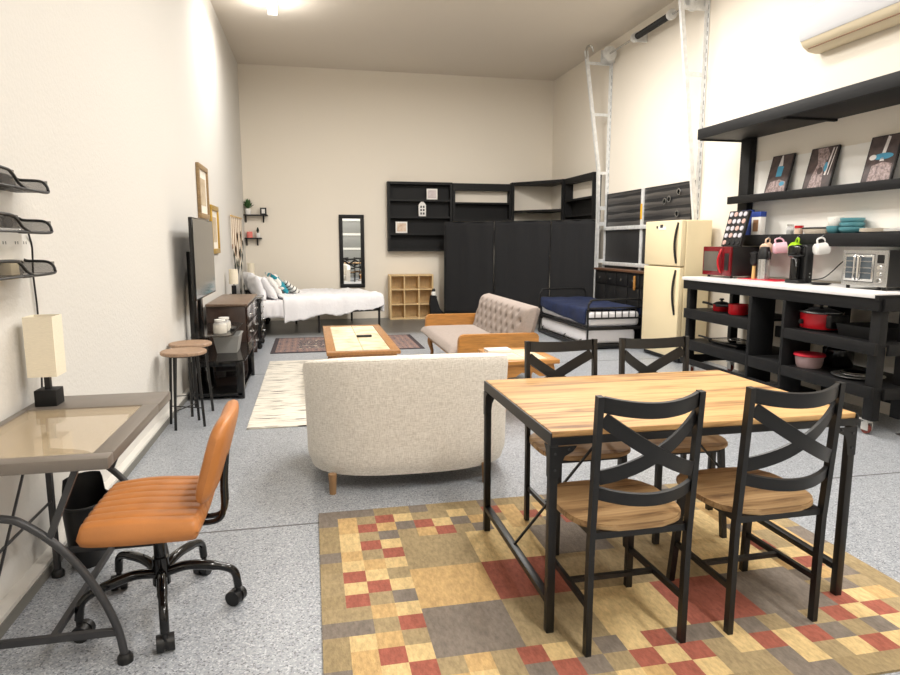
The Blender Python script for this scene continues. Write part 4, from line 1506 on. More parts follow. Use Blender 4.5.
w_ = MB()
pts = []
for i in range(81):
    u = 0.0 + i / 80
    p = Vector(shell(u, 7.4 / 16))
    pts.append(p)
w_.tube(pts, 0.004, 6)
w_.build('welt', m_linen, t)
base = MB()
N = 40
pl = []
for i in range(N + 1):
    s = -0.98 + 1.96 * i / N
    x, y = plan(s)
    pl.append((scx + (x - scx) * 0.86, 4.0 + (y - 4.0) * 0.8 + 0.03))
base.prism(pl, 0.11, 0.3)
base.build('seat_base', m_linen, t)
cu = MB()
cu.prism([(scx + (x - scx) * 0.92, y + 0.02) for x, y in pl], 0.3, 0.43)
bmesh.ops.bevel(cu.bm, geom=cu.bm.edges[:], offset=0.03, segments=3, affect='EDGES')
cu.build('seat_cushion', m_linen, t)
m_legwood = mat('light_brown_leg', (150, 116, 80), 0.45, var=0.15, vscale=10, stretch=(6, 6, 1))
for (x, y) in ((0.085, 3.665), (1.0, 3.665), (0.1, 4.35), (1.06, 4.35)):
    MB().lathe([(0, 0), (0.019, 0), (0.025, 0.12), (0, 0.12)], (x, y, 0), 16).build('leg', m_legwood, t)

# ---------------------------------------------------------------- grey loveseat facing left
t = thing('loveseat', 'grey button-tufted loveseat with flat oak arms facing left', 'sofa', (1.85, 7.05, 0))
YA, YB = 6.08, 8.02
for (y0, y1) in ((YA, YA + 0.07), (YB - 0.07, YB)):
    a = MB()
    a.prism([(1.385, 0.3), (2.16, 0.3), (2.2, 0.34), (2.2, 0.53), (2.17, 0.555), (1.43, 0.555), (1.395, 0.54), (1.38, 0.5), (1.375, 0.33)], y0, y1, 'y')
    bmesh.ops.bevel(a.bm, geom=a.bm.edges[:], offset=0.008, segments=2, affect='EDGES')
    a.build('arm', m_oak_x, t)
fr = MB()
fr.bx(1.42, 2.22, YA + 0.07, YB - 0.07, 0.24, 0.33, 0.01)
fr.build('seat_frame', m_oak, t)
se = MB()
def seatf(u, v, top):
    U, V = u * 2 - 1, v * 2 - 1
    e = (max(0, 1 - abs(U) ** 8) * max(0, 1 - abs(V) ** 16)) ** 0.4
    return (1.685 + 0.385 * U, (YA + YB) / 2 + (0.885) * V, (0.37 + 0.065 * e) if top else 0.37 - 0.05 * e)
se.grid(24, 40, lambda u, v: seatf(u, v, True))
se.grid(24, 40, lambda u, v: seatf(u, v, False))
bmesh.ops.remove_doubles(se.bm, verts=se.bm.verts[:], dist=1e-5)
se.build('seat_cushion', m_grey, t, ang=60)
bk = MB()
btn = [((i + 0.5 * (j % 2)) / 9 + 0.06, 0.26 + j * 0.2) for j in range(4) for i in range(9 if j % 2 == 0 else 8)]
def backf(u, v, front):
    V = v * 2 - 1
    U = u * 2 - 1
    e = (max(0, 1 - abs(U) ** 12) * max(0, 1 - abs(V) ** 9)) ** 0.4
    y = (YA + YB) / 2 + 0.93 * U
    z = 0.36 + 0.45 * v
    lean = 0.13 * v
    x = 2.07 + lean
    if front:
        d = 0
        for (bu, bv) in btn:
            q = ((u - bu) * 1.86) ** 2 + ((v - bv) * 0.47) ** 2
            d += math.exp(-q / 0.0009)
        x = x - 0.14 * e + 0.03 * min(1, d)
    else:
        x = x + 0.07 * e
    return (x, y, z)
bk.grid(150, 44, lambda u, v: backf(u, v, True))
bk.grid(60, 20, lambda u, v: backf(u, v, False))
bmesh.ops.remove_doubles(bk.bm, verts=bk.bm.verts[:], dist=1e-4)
bko = bk.build('backrest', m_grey, t, ang=80)
bb = MB()
for (bu, bv) in btn:
    x, y, z = backf(bu, bv, True)
    bb.lathe([(0, -0.006), (0.013, -0.003), (0.013, 0.003), (0, 0.006)], (x - 0.004, y, z), 10, axis='x')
bb.build('tufting_button', m_greyseam, bko)
for (x, y) in ((1.46, YA + 0.12), (1.46, YB - 0.12), (2.14, YA + 0.12), (2.14, YB - 0.12)):
    sx = -1 if x < 1.8 else 1
    MB().tube(smooth_path([(x, y, 0.3), (x + sx * 0.035, y, 0.22), (x + sx * 0.01, y, 0.1), (x + sx * 0.03, y, 0.015)], 6), [0.045, 0.044, 0.043, 0.041, 0.039, 0.037, 0.034, 0.031, 0.028, 0.025, 0.023, 0.021, 0.02, 0.02, 0.02, 0.021, 0.022, 0.023, 0.024], 10).build('leg', m_oak_red, t)

# ---------------------------------------------------------------- black daybed with trundle
t = thing('daybed', 'black metal trundle daybed with white mattresses beside the refrigerator', 'daybed', (4.02, 9.1, 0))
X0, X1, Y0, Y1 = 3.625, 4.42, 8.12, 10.02
for Y, hz in ((Y0, 0.68), (Y1, 0.70)):
    e = MB()
    e.tube(smooth_path([(X0, Y, 0.0), (X0, Y, 0.3), (X0, Y, hz - 0.1), (X0 + 0.03, Y, hz - 0.03), (X0 + 0.1, Y, hz), (X1 - 0.1, Y, hz), (X1 - 0.03, Y, hz - 0.03), (X1, Y, hz - 0.1), (X1, Y, 0.3), (X1, Y, 0.0)], 6), 0.014, 10)
    e.build('end_arch', m_blk, t)
    g = MB()
    g.cyl((X0, Y, 0.43), (X1, Y, 0.43), 0.013, n=8)
    g.cyl((X0, Y, 0.57), (X1, Y, 0.57), 0.01, n=8)
    for i in range(1, 8):
        x = X0 + (X1 - X0) * i / 8
        g.cyl((x, Y, 0.43), (x, Y, 0.57), 0.008, n=8)
    g.build('spindle_rail', m_blk, t)
fr = MB()
for x in (X0, X1):
    fr.bx(x - 0.014, x + 0.014, Y0, Y1, 0.27, 0.31)
for y in (Y0, Y1):
    fr.bx(X0, X1, y - 0.014, y + 0.014, 0.27, 0.31)
fr.build('side_rail', m_blk, t)
ms = MB().box(((X0 + X1) / 2, (Y0 + Y1) / 2, 0.415), (X1 - X0 - 0.04, Y1 - Y0 - 0.06, 0.2), 0.05, seg=4)
ms.build('mattress', m_sheet, t)
tr = MB()
tr.bx(X0 - 0.02, X1 - 0.03, Y0 + 0.04, Y1 - 0.03, 0.03, 0.06)
for x in (X0 - 0.035, X1 - 0.05):
    tr.bx(x, x + 0.03, Y0 + 0.03, Y1 - 0.02, 0.02, 0.07, 0.006)
tr.bx(X0 - 0.03, X1 - 0.02, Y0 + 0.02, Y0 + 0.05, 0.02, 0.07, 0.006)
for y in (Y0 + 0.2, 8.9, Y1 - 0.2):
    tr.cyl((X0 + 0.0, y - 0.015, 0.02), (X0 + 0.03, y - 0.015, 0.02), 0.02, n=12)
    tr.tube([(X0 - 0.02, y, 0.06), (X0 - 0.02, y, 0.12), (X0 + 0.01, y + 0.02, 0.12)], 0.008, 6)
tr.build('trundle_frame', m_blk, t)
MB().box(((X0 + X1) / 2 - 0.015, (Y0 + Y1) / 2 + 0.02, 0.16), (X1 - X0 - 0.05, Y1 - Y0 - 0.14, 0.19), 0.045, seg=4).build('trundle_mattress', m_sheet, t)

bl = MB()
def blank(u, v):
    y = Y0 + 0.06 + (Y1 - Y0 - 0.14) * v
    W_ = X1 - X0 - 0.02
    s_ = -0.5 * W_ - 0.17 * (0.75 + 0.5 * (1 - v)) + (W_ + 0.3) * u
    over = max(0, -0.5 * W_ - s_)
    x = (X0 + X1) / 2 + max(s_, -0.5 * W_ - 0.012 * min(1, over * 12)) - 0.012 * math.sin(v * 17) * min(1, over * 8)
    z = 0.535 - max(0, over - 0.01) * 0.95
    if s_ > 0.5 * W_:
        x = (X0 + X1) / 2 + 0.5 * W_
        z = 0.535 - (s_ - 0.5 * W_)
    z += 0.03 * noise.noise(Vector((x * 4, y * 2.5, 4.2))) * (1 if over == 0 else 0.3) + 0.02 * math.exp(-((v - 0.95) ** 2) * 60)
    x = min(x, X1 + 0.002)
    return (x, y, z)
bl.grid(48, 70, blank)
o = bl.build('blanket', m_navy, base=(4.02, 9.1, 0.53), ang=180)
so = o.modifiers.new('thickness', 'SOLIDIFY')
so.thickness = 0.025
so.offset = 1
tag(o, 'navy blue blanket spread over the black metal daybed', 'blanket')

# narrow bench with drawers between the daybed and the garage door
t = thing('workbench', 'narrow dark workbench with a brown wooden top behind the daybed', 'workbench', (4.57, 8.85, 0))
bx0, bx1, by0, by1 = 4.47, 4.655, 7.92, 9.82
MB().bx(bx0 - 0.02, bx1, by0, by1, 1.02, 1.05, 0.004).build('bench_top', m_brownwood, t)
MB().bx(bx0 + 0.015, bx1, by0 + 0.02, by1 - 0.02, 0.05, 1.02).build('cabinet_body', m_blkwood, t)
for i in range(5):
    ya = by0 + 0.06 + i * 0.36
    dd = MB().bx(bx0, bx0 + 0.015, ya, ya + 0.33, 0.82, 0.99, 0.004).build('drawer', m_blkwood, t)
    MB().lathe([(0, -0.02), (0.011, -0.018), (0.008, 0)], (bx0, ya + 0.165, 0.905), 10, axis='x').build('drawer_knob', m_steel, dd)
    d2 = MB().bx(bx0, bx0 + 0.015, ya, ya + 0.33, 0.1, 0.8, 0.004).build('door', m_blkwood, t)
tag(MB().bx(4.44, 4.462, 8.42, 8.46, 0.78, 0.98, 0.006).build('wooden_paddle', m_oak, base=(4.45, 8.45, 0.55)), 'amber wooden paddle hanging on the dark workbench drawers', 'paddle')
# ================================================================ KITCHEN WALL
# refrigerator
t = thing('refrigerator', 'cream two-door refrigerator with dark curved handles', 'refrigerator', (4.48, 7.41, 0))
fx0, fx1, fy0, fy1, ft = 4.33, 4.662, 6.985, 7.83, 1.71
MB().bx(fx0, fx1, fy0, fy1, 0.05, ft, 0.012, 3).build('cabinet', m_cream, t)
MB().bx(fx0 + 0.02, fx1, fy0 + 0.02, fy1 - 0.02, 0.0, 0.05).build('plinth', m_blkplastic, t)
MB().bx(fx0 - 0.012, fx0, fy0 + 0.01, fy1 - 0.01, 0.07, ft - 0.01).build('gasket', m_creamseal, t)
for (z0, z1, hz0, hz1, nm) in ((1.165, ft, 1.2, 1.68, 'freezer_door'), (0.06, 1.15, 0.58, 1.12, 'fridge_door')):
    d = MB().bx(fx0 - 0.072, fx0 - 0.012, fy0, fy1, z0, z1, 0.012, 3).build(nm, m_cream, t)
    y = fy0 + 0.09
    b = 0.03
    x = fx0 - 0.074
    MB().band(smooth_path([(x + 0.002, y - 0.02 if hz1 > 1.3 else y - 0.02, hz1 if hz1 > 1.3 else hz0), (x - 0.014, y, (hz1 * 3 + hz0) / 4 if hz1 > 1.3 else (hz0 * 3 + hz1) / 4),
                           (x - 0.02, y + 0.01, (hz0 + hz1) / 2), (x - 0.015, y + 0.005, (hz0 * 3 + hz1) / 4 if hz1 > 1.3 else (hz1 * 3 + hz0) / 4), (x + 0.002, y - 0.01, hz0 if hz1 > 1.3 else hz1)]), (0, 1, 0), 0.03, 0.014).build('door_handle', m_blkplastic, d)
    if nm == 'freezer_door':
        bd = MB()
        bd.bx(x - 0.002, x + 0.003, 7.33, 7.5, 1.60, 1.64)
        bd.build('badge', m_boxwhite, d)
        bd = MB()
        bd.bx(x - 0.003, x + 0.003, 7.40, 7.46, 1.625, 1.665)
        bd.bx(x - 0.003, x + 0.003, 7.52, 7.55, 1.62, 1.65)
        bd.build('badge_mark', m_deskleg, d)
MB().bx(fx0 - 0.03, fx0, fy0 + 0.01, fy1 - 0.01, 0.01, 0.055).build('kick_grille', m_blkplastic, t)
for y in (fy0 + 0.08, fy1 - 0.08):
    MB().cyl((fx0 - 0.02, y, 0.018), (fx0 + 0.0, y, 0.018), 0.018, n=12).build('roller', m_deskleg, t)

# ---------------------------------------------------------------- kitchen island along the wall
CX0, CX1, CY0, CY1, CZ = 4.02, 4.70, 3.95, 6.50, 1.075
t = thing('kitchen_counter', 'long black timber kitchen counter with open shelves and white marbled top', 'counter', (4.36, 5.2, 0))
m_marble = mat('white_marble_laminate', (240, 238, 236), 0.3, col2=(222, 220, 220), vscale=3, detail=8)
MB().bx(CX0 - 0.015, CX1, CY0 + 0.03, CY1 + 0.01, CZ - 0.035, CZ, 0.003).build('worktop', m_marble, t)
MB().bx(CX0 - 0.01, CX1, CY0 - 0.005, CY0 + 0.03, CZ - 0.05, CZ - 0.012).build('end_trim', m_blkwood2, t)
def brd(x0, x1, y0, y1, z0, z1, nm='board'):
    MB().bx(x0, x1, y0, y1, z0, z1, 0.004).build(nm, m_blkwood2, t)
fx = CX0
# rails under the top
brd(fx, fx + 0.03, CY0, CY1, 0.945, CZ - 0.035, 'top_rail')
brd(CX1 - 0.03, CX1, CY0, CY1, 0.945, CZ - 0.035, 'top_rail')
brd(fx + 0.03, CX1 - 0.03, CY0 - 0.028, CY0 + 0.002, 0.945, CZ - 0.035, 'top_rail')
brd(fx + 0.03, CX1 - 0.03, CY1 - 0.03, CY1, 0.945, CZ - 0.035, 'top_rail')
# posts
for (x0, x1, y0, y1) in ((fx + 0.03, fx + 0.12, CY1 - 0.09, CY1 - 0.03), (CX1 - 0.12, CX1 - 0.03, CY1 - 0.09, CY1 - 0.03),
                         (fx + 0.03, fx + 0.10, CY0 + 0.002, CY0 + 0.09), (4.30, 4.37, CY0 + 0.002, CY0 + 0.09), (CX1 - 0.1, CX1 - 0.03, CY0 + 0.03, CY0 + 0.09)):
    MB().bx(x0, x1, y0, y1, 0.12, CZ - 0.036, 0.004).build('post', m_blkwood2, t)
# upright dividers
for (y0, y1, x1) in ((5.345, 5.385, fx + 0.26), (4.90, 4.935, fx + 0.22)):
    MB().bx(fx, x1, y0, y1, 0.12, 0.945, 0.004).build('divider', m_blkwood2, t)
    MB().bx(CX1 - 0.22, CX1, y0, y1, 0.12, 0.945, 0.004).build('divider', m_blkwood2, t)
# shelves and their front boards
def shelf(y0, y1, z, x0=None, lip=0.1):
    x0 = fx + 0.03 if x0 is None else x0
    MB().bx(x0, CX1 - 0.03, y0, y1, z - 0.025, z, 0.003).build('shelf', m_blkwood2, t)
    if lip:
        MB().bx(x0 - 0.03, x0, y0 - 0.0, y1, z - lip, z + 0.004, 0.004).build('shelf_lip', m_blkwood2, t)
shelf(5.385, CY1 - 0.03, 0.725)
shelf(5.385, CY1 - 0.03, 0.385)
shelf(CY0, 4.90, 0.705, lip=0.085)
shelf(CY0, 4.90, 0.375, lip=0.085)
shelf(4.935, 5.345, 0.66, x0=fx + 0.30)
shelf(4.935, 5.345, 0.385)
# end-frame rails
for z in (0.70, 0.37):
    brd(fx + 0.10, CX1, CY0 - 0.026, CY0, z - 0.085, z, 'end_rail')
brd(fx, fx + 0.03, 4.9, CY1, 0.12, 0.18, 'bottom_rail')
brd(CX1 - 0.03, CX1, CY0, CY1, 0.12, 0.2, 'bottom_rail')
brd(fx + 0.03, CX1 - 0.03, CY1 - 0.03, CY1, 0.12, 0.2, 'bottom_rail')
m_castor = mat('white_caster_fork', (206, 204, 200), 0.4, metal=0.4)
for (x, y) in ((fx + 0.09, CY0 + 0.09), (CX1 - 0.09, CY0 + 0.09), (fx + 0.09, CY1 - 0.09), (CX1 - 0.09, CY1 - 0.09)):
    c = MB()
    c.bx(x - 0.04, x + 0.04, y - 0.04, y + 0.04, 0.108, 0.12)
    c.cyl((x, y, 0.09), (x, y, 0.11), 0.028)
    c.bx(x - 0.024, x - 0.018, y - 0.025, y + 0.035, 0.03, 0.095)
    c.bx(x + 0.018, x + 0.024, y - 0.025, y + 0.035, 0.03, 0.095)
    cc = c.build('caster', m_castor, t)
    MB().lathe([(0.0, -0.014), (0.036, -0.014), (0.04, -0.008), (0.04, 0.008), (0.036, 0.014), (0, 0.014)], (x, y + 0.01, 0.04), 20, axis='x').build('caster_wheel', mat('red_brown_wheel', (130, 60, 50), 0.5) if 'red_brown_wheel' not in MATS else MATS['red_brown_wheel'], cc)

# ---------------------------------------------------------------- wall rack above
t = thing('wall_rack', 'black timber wall rack with a deep canopy top and two narrow ledges', 'wall shelf', (4.6, 5.0, 1.41))
RY0, RY1 = 3.3, 6.62
MB().bx(4.2, RW - 0.003, RY0, RY1, 2.56, 2.60, 0.004).build('canopy_board', m_blkwood, t)
MB().bx(4.17, 4.2, RY0, RY1, 2.555, 2.665, 0.004).build('canopy_fascia', m_blkwood2, t)
MB().bx(4.2, RW - 0.003, RY1 - 0.03, RY1, 2.545, 2.66, 0.004).build('canopy_end', m_blkwood2, t)
for y in (5.3,):
    MB().bx(4.2, RW - 0.003, y - 0.02, y + 0.02, 2.54, 2.56).build('canopy_rib', m_blkwood, t)
for y in (6.46, 3.36):
    MB().bx(4.65, RW - 0.013, y - 0.09, y + 0.07, 1.41, 2.56, 0.004).build('post', m_blkwood, t)
MB().bx(4.56, RW - 0.014, RY0, 6.56, 1.925, 1.945, 0.003).build('ledge_board', m_blkwood2, t)
MB().bx(4.545, 4.575, RY0, 6.57, 1.865, 1.945, 0.004).build('ledge_lip', m_blkwood2, t)
MB().bx(4.52, RW - 0.014, RY0, 6.5, 1.5, 1.52, 0.003).build('ledge_board', m_blkwood2, t)
MB().bx(4.505, 4.53, RY0, 6.5, 1.41, 1.525, 0.004).build('ledge_lip', m_blkwood2, t)
tag(MB().bx(RW - 0.012, RW - 0.002, 3.4, 6.40, 1.09, 2.3).build('backing_board', m_white, base=(RW, 5, 1.1)), 'white backing board on the wall behind the kitchen ledges', 'wall panel')

# ---------------------------------------------------------------- three leaning canvases
m_cbrown = mat('brown_photo_canvas', (44, 34, 33), 0.5, col2=(84, 66, 62), vscale=14, detail=8)
m_cpale = mat('pale_photo_tone', (92, 74, 72), 0.5, col2=(186, 164, 160), vscale=42, detail=6)
m_cblue = mat('blue_photo_tone', (64, 140, 170), 0.4)
m_cwhite = mat('white_photo_tone', (220, 214, 210), 0.5)
m_cedge = mat('canvas_edge', (30, 26, 26), 0.7)
def canvas(label, yc, w, h, kind):
    t = thing('canvas_print', label, 'picture', (4.68, yc, 1.945))
    x0, x1 = 4.615, 4.7
    ang = math.atan2(x1 - x0, h)
    def Pt(a, b, o=0.0):   # a across (-.5..5) with + towards camera, b up 0..1
        return Vector((x0 + (x1 - x0) * b - o * math.cos(ang), yc - a * w, 1.946 + h * b + o * math.sin(ang)))
    b = MB()
    b.faces([Pt(-.5, 0), Pt(.5, 0), Pt(.5, 1), Pt(-.5, 1), Pt(-.5, 0, -0.02), Pt(.5, 0, -0.02), Pt(.5, 1, -0.02), Pt(-.5, 1, -0.02)],
            [(0, 1, 2, 3), (7, 6, 5, 4), (0, 4, 5, 1), (1, 5, 6, 2), (2, 6, 7, 3), (3, 7, 4, 0)])
    b.build('stretcher', m_cedge, t)
    p = MB()
    def poly(pts, mi, o):
        p.mi = mi
        p.faces([Pt(a, q, o) for a, q in pts], [tuple(range(len(pts)))])
    def disc(ca, cb, ra, rb, mi, o, n=18):
        poly([(ca + ra * math.cos(2 * PI * i / n), cb + rb * math.sin(2 * PI * i / n)) for i in range(n)], mi, o)
    poly([(-.47, .02), (.47, .02), (.47, .98), (-.47, .98)], 0, 0.0015)
    if kind == 0:
        poly([(-.47, .02), (.45, .02), (.4, .26), (.1, .34), (-.3, .3)], 1, 0.002)
        poly([(-.12, .42), (.14, .42), (.16, .68), (-.12, .7)], 2, 0.0025)
        poly([(-.1, .7), (.1, .7), (.02, .98), (-.04, .98)], 3, 0.0025)
        disc(.25, .22, .12, .06, 2, 0.003)
    elif kind == 1:
        poly([(-.3, .02), (.2, .02), (.12, .5), (.25, .8), (.1, .98), (-.25, .98), (-.12, .6), (-.25, .3)], 1, 0.002)
        poly([(.2, .3), (.26, .3), (.36, .95), (.31, .95)], 3, 0.0025)
        poly([(.33, .3), (.36, .3), (.45, .95), (.42, .95)], 3, 0.0025)
        disc(.2, .5, .06, .12, 2, 0.003)
        disc(.02, .42, .1, .09, 0, 0.003)
    else:
        poly([(-.3, .02), (.45, .02), (.4, .36), (.1, .42), (-.25, .36)], 1, 0.002)
        poly([(-.02, .55), (.1, .55), (.16, .95), (.06, .98)], 3, 0.0025)
        disc(.05, .54, .34, .07, 2, 0.003)
        disc(-.28, .54, .12, .06, 3, 0.0032)
        poly([(-.03, .44), (.12, .44), (.08, .52), (.0, .52)], 3, 0.003)
    p.build('printed_face', [m_cbrown, m_cpale, m_cblue, m_cwhite], t, recalc=False)


canvas('dark drinks photo canvas with a small blue glass, farthest left on the ledge', 5.905, 0.31, 0.375, 0)
canvas('dark photo canvas with a pale vertical form, in the middle of the ledge', 5.355, 0.335, 0.375, 1)
canvas('dark drinks photo canvas with a wide blue glass, nearest on the ledge', 4.69, 0.3, 0.38, 2)

# ---------------------------------------------------------------- on the middle ledge
Z3 = 1.521
t = thing('coffee_pod_rack', 'black coffee pod rack with rows of round pods standing on the microwave', 'pod rack', (4.42, 6.28, 1.405))
ra = math.radians(14)
def PR(a, b, o=0.0):
    return Vector((4.36 + 0.36 * b * math.sin(ra) - o * math.cos(ra), 6.36 - a * 0.32, 1.408 + 0.38 * b * math.cos(ra) + o * math.sin(ra)))
b = MB()
b.faces([PR(0, 0), PR(1, 0), PR(1, 1), PR(0, 1), PR(0, 0, -0.03), PR(1, 0, -0.03), PR(1, 1, -0.03), PR(0, 1, -0.03)],
        [(0, 1, 2, 3), (7, 6, 5, 4), (0, 4, 5, 1), (1, 5, 6, 2), (2, 6, 7, 3), (3, 7, 4, 0)])
b.build('rack_board', m_blkplastic, t)
podm = [mat('silver_pod_lid', (196, 192, 198), 0.4), mat('pink_pod_lid', (206, 170, 160), 0.3), mat('empty_hole', (14, 14, 14), 0.6)]
for r in range(5):
    for c in range(4):
        ce = PR(0.14 + c * 0.24, 0.9 - r * 0.2, 0.0)
        n = PR(0, 0, 1) - PR(0, 0, 0)
        MB().cyl(ce, ce + n * 0.008, 0.027, 0.024, n=18).build('pod', podm[2] if r == 4 and c > 0 else podm[(r + c) % 3 == 1], t)
tag(MB().bx(4.6, 4.645, 6.22, 6.38, 1.522, 1.79, 0.003).build('carton', m_blue, base=(4.6, 6.3, 1.52)), 'blue coffee carton behind the coffee pod rack', 'carton')
t = thing('carton', 'white carton with a blue top and brown print beside the pod rack', 'carton', (4.58, 6.06, Z3))
MB().bx(4.575, 4.64, 6.03, 6.17, Z3, 1.71, 0.002).build('carton_body', m_boxwhite, t)
MB().bx(4.573, 4.642, 6.028, 6.172, 1.71, 1.765, 0.002).build('carton_top', m_blue, t)
MB().bx(4.572, 4.5745, 6.06, 6.14, 1.56, 1.68).build('print', m_brown, t)
t = thing('glass_jar', 'small clear glass jar on the kitchen ledge', 'jar', (4.62, 5.64, Z3))
MB().lathe([(0, Z3), (0.035, Z3), (0.036, Z3 + 0.06), (0.028, Z3 + 0.075), (0.028, Z3 + 0.085), (0, Z3 + 0.085)], (4.62, 5.64, 0), 20).build('glass', m_clear, t)
MB().lathe([(0, Z3 + 0.085), (0.03, Z3 + 0.085), (0.03, Z3 + 0.1), (0, Z3 + 0.1)], (4.62, 5.64, 0), 20).build('lid', m_steel, t)
MB().lathe([(0, Z3 + 0.004), (0.031, Z3 + 0.004), (0.031, Z3 + 0.045), (0, Z3 + 0.045)], (4.62, 5.64, 0), 20).build('contents', m_darkleaf, t)
t = thing('spice_jar', 'small spice jar with a red lid next to the black-rimmed pan', 'jar', (4.6, 5.5, Z3))
MB().lathe([(0, Z3), (0.037, Z3), (0.039, Z3 + 0.05), (0.034, Z3 + 0.06), (0, Z3 + 0.06)], (4.6, 5.5, 0), 20).build('glass', mat('spice_glass', (206, 180, 160), 0.25), t)
MB().lathe([(0, Z3 + 0.06), (0.04, Z3 + 0.06), (0.04, Z3 + 0.085), (0, Z3 + 0.085)], (4.6, 5.5, 0), 20).build('lid', m_red, t)
t = thing('frying_pan', 'wide cream pan with a black rim on the kitchen ledge', 'pan', (4.63, 5.3, Z3))
MB().lathe([(0, Z3), (0.085, Z3), (0.1, Z3 + 0.03), (0.105, Z3 + 0.055), (0.098, Z3 + 0.055), (0.08, Z3 + 0.01), (0, Z3 + 0.008)], (4.62, 5.27, 0), 30).xf(Matrix.Translation((0, 5.27, 0)) @ Matrix.Scale(1.6, 4, (0, 1, 0)) @ Matrix.Translation((0, -5.27, 0))).build('pan_body', m_plate, t)
MB().tube([(4.62 + 0.103 * math.cos(2 * PI * i / 40), 5.27 + 0.165 * math.sin(2 * PI * i / 40), Z3 + 0.056) for i in range(40)], 0.008, 8, True).build('pan_rim', m_blkplastic, t)
# bowls
def bowl(label, y, z, r, h, m, grp, x=4.62):
    b = MB().lathe([(0, z), (r * 0.55, z), (r * 0.85, z + h * 0.25), (r, z + h * 0.7), (r, z + h), (r * 0.94, z + h), (r * 0.9, z + h * 0.7), (r * 0.75, z + h * 0.35), (0, z + h * 0.2)], (x, y, 0), 30)
    tag(b.build('bowl', m, base=(x, y, z)), label, 'bowl', grp)
m_speck = voro_mat('speckled_white', [(0, (60, 60, 60)), (0.08, (236, 233, 226))], 60, rough=0.4)
bowl('teal bowl under the speckled white cup, left of the teal stack', 5.075, Z3, 0.072, 0.07, m_teal, 'bowls on the kitchen ledge')
bowl('speckled white bowl resting on a single teal bowl', 5.075, Z3 + 0.05, 0.068, 0.1, m_speck, 'bowls on the kitchen ledge')
for i, nm in enumerate(('bottom', 'middle', 'top')):
    bowl(nm + ' bowl of the stack of teal bowls', 4.89, Z3 + i * 0.04, 0.1 - 0.002 * i, 0.055, m_teal, 'bowls on the kitchen ledge')
def plate(label, y, z, r, m=m_plate):
    p = MB().lathe([(0, z), (r * 0.6, z), (r, z + 0.014), (r, z + 0.018), (r * 0.62, z + 0.006), (0, z + 0.006)], (4.625, y, 0), 36)
    tag(p.build('plate', m, base=(4.625, y, z)), label, 'plate', 'plates on the kitchen ledge')
for i in range(4):
    plate(('lowest', 'second', 'third', 'top')[i] + ' stone-coloured plate of the stack next to the teal bowls', 4.66, Z3 + i * 0.008, 0.108)
for i in range(3):
    plate(('lowest', 'middle', 'top')[i] + ' plate of the nearer plate stack at the picture edge', 4.42, Z3 + i * 0.008, 0.108, m_whitegl)
tag(MB().bx(4.50, 4.545, 4.2, 4.3, 1.855, 1.864).build('shelf_tag', m_white, base=(4.52, 4.25, 1.86)), 'small white tag under the upper kitchen ledge', 'tag')

# hanging mugs
def mug(name, label, y, m, yaw, tilt, z=1.485):
    # local: handle loop hangs on the hook at the origin, cup body below tilted
    t = thing('mug', label, 'mug', (0, 0, 0), group='mugs hanging from the kitchen ledge')
    b = MB()
    b.lathe([(0, -0.045), (0.034, -0.045), (0.04, -0.038), (0.042, 0.045), (0.038, 0.045), (0.036, -0.034), (0, -0.038)], (0, 0, 0), 26)
    b.xf(Matrix.Translation((0, 0, -0.075)) @ Matrix.Rotation(PI / 2 * 0.92, 4, 'Y'))
    b.build('cup', m, t, recalc=True)
    h = MB()
    h.tube(smooth_path([(-0.03, 0, -0.037), (-0.032, 0, -0.012), (-0.012, 0, 0.0), (0.012, 0, -0.003), (0.026, 0, -0.02), (0.026, 0, -0.036)], 5), 0.0065, 8)
    h.build('handle', m, t)
    hk = MB()
    for ob in t.children:
        ob.data.transform(Matrix.Scale(1.28, 4))
    t.location = (4.478, y, z)
    t.rotation_euler = (tilt, 0, yaw)
    return t
for (lab, y, m, yaw, tilt) in (('peach and cream mug hanging above the steel canister', 5.76, m_peach, 0.35, 0.1),
                               ('pink mug hanging between the peach mug and the lime mug', 5.6, m_pink, -0.5, -0.3),
                               ('lime green mug hanging above the black coffee maker', 5.36, m_green, 1.2, 0.1),
                               ('white mug hanging right of the lime green mug', 5.06, m_whitegl, -0.2, 0.0)):
    mug('mug', lab, y, m, yaw, tilt)
    hk = MB().tube(smooth_path([(4.507, y, 1.51), (4.49, y, 1.508), (4.478, y, 1.497), (4.474, y, 1.484), (4.485, y, 1.476), (4.494, y, 1.484)], 4), 0.003, 6)
    tag(hk.build('mug_hook', m_steel, base=(4.5, y, 1.5)), 'steel cup hook under the ledge holding the ' + lab.split(' hanging')[0], 'hook', 'cup hooks along the kitchen ledge')

# ---------------------------------------------------------------- on the worktop
t = thing('microwave', 'red microwave oven with black sides on the white worktop', 'microwave', (4.45, 6.24, CZ))
mx0, mx1, my0, my1, mz0, mz1 = 4.27, 4.62, 6.02, 6.5, CZ + 0.022, 1.403
MB().bx(mx0, mx1, my0, my1, mz0, mz1, 0.006).build('housing', m_blkplastic, t)
MB().bx(mx0 - 0.03, mx0, my0 + 0.13, my1, mz0, mz1, 0.008).build('door', m_darkred, t)
MB().bx(mx0 - 0.033, mx0 - 0.029, my0 + 0.2, my1 - 0.025, mz0 + 0.045, mz1 - 0.05, 0.004).build('door_window', mat('grey_window', (96, 90, 82), 0.2), t)
MB().bx(mx0 - 0.03, mx0, my0, my0 + 0.128, mz0, mz1, 0.008).build('control_panel', m_darkred, t)
MB().bx(mx0 - 0.033, mx0 - 0.029, my0 + 0.02, my0 + 0.09, mz0 + 0.06, mz1 - 0.07, 0.004).build('keypad', m_blkplastic, t)
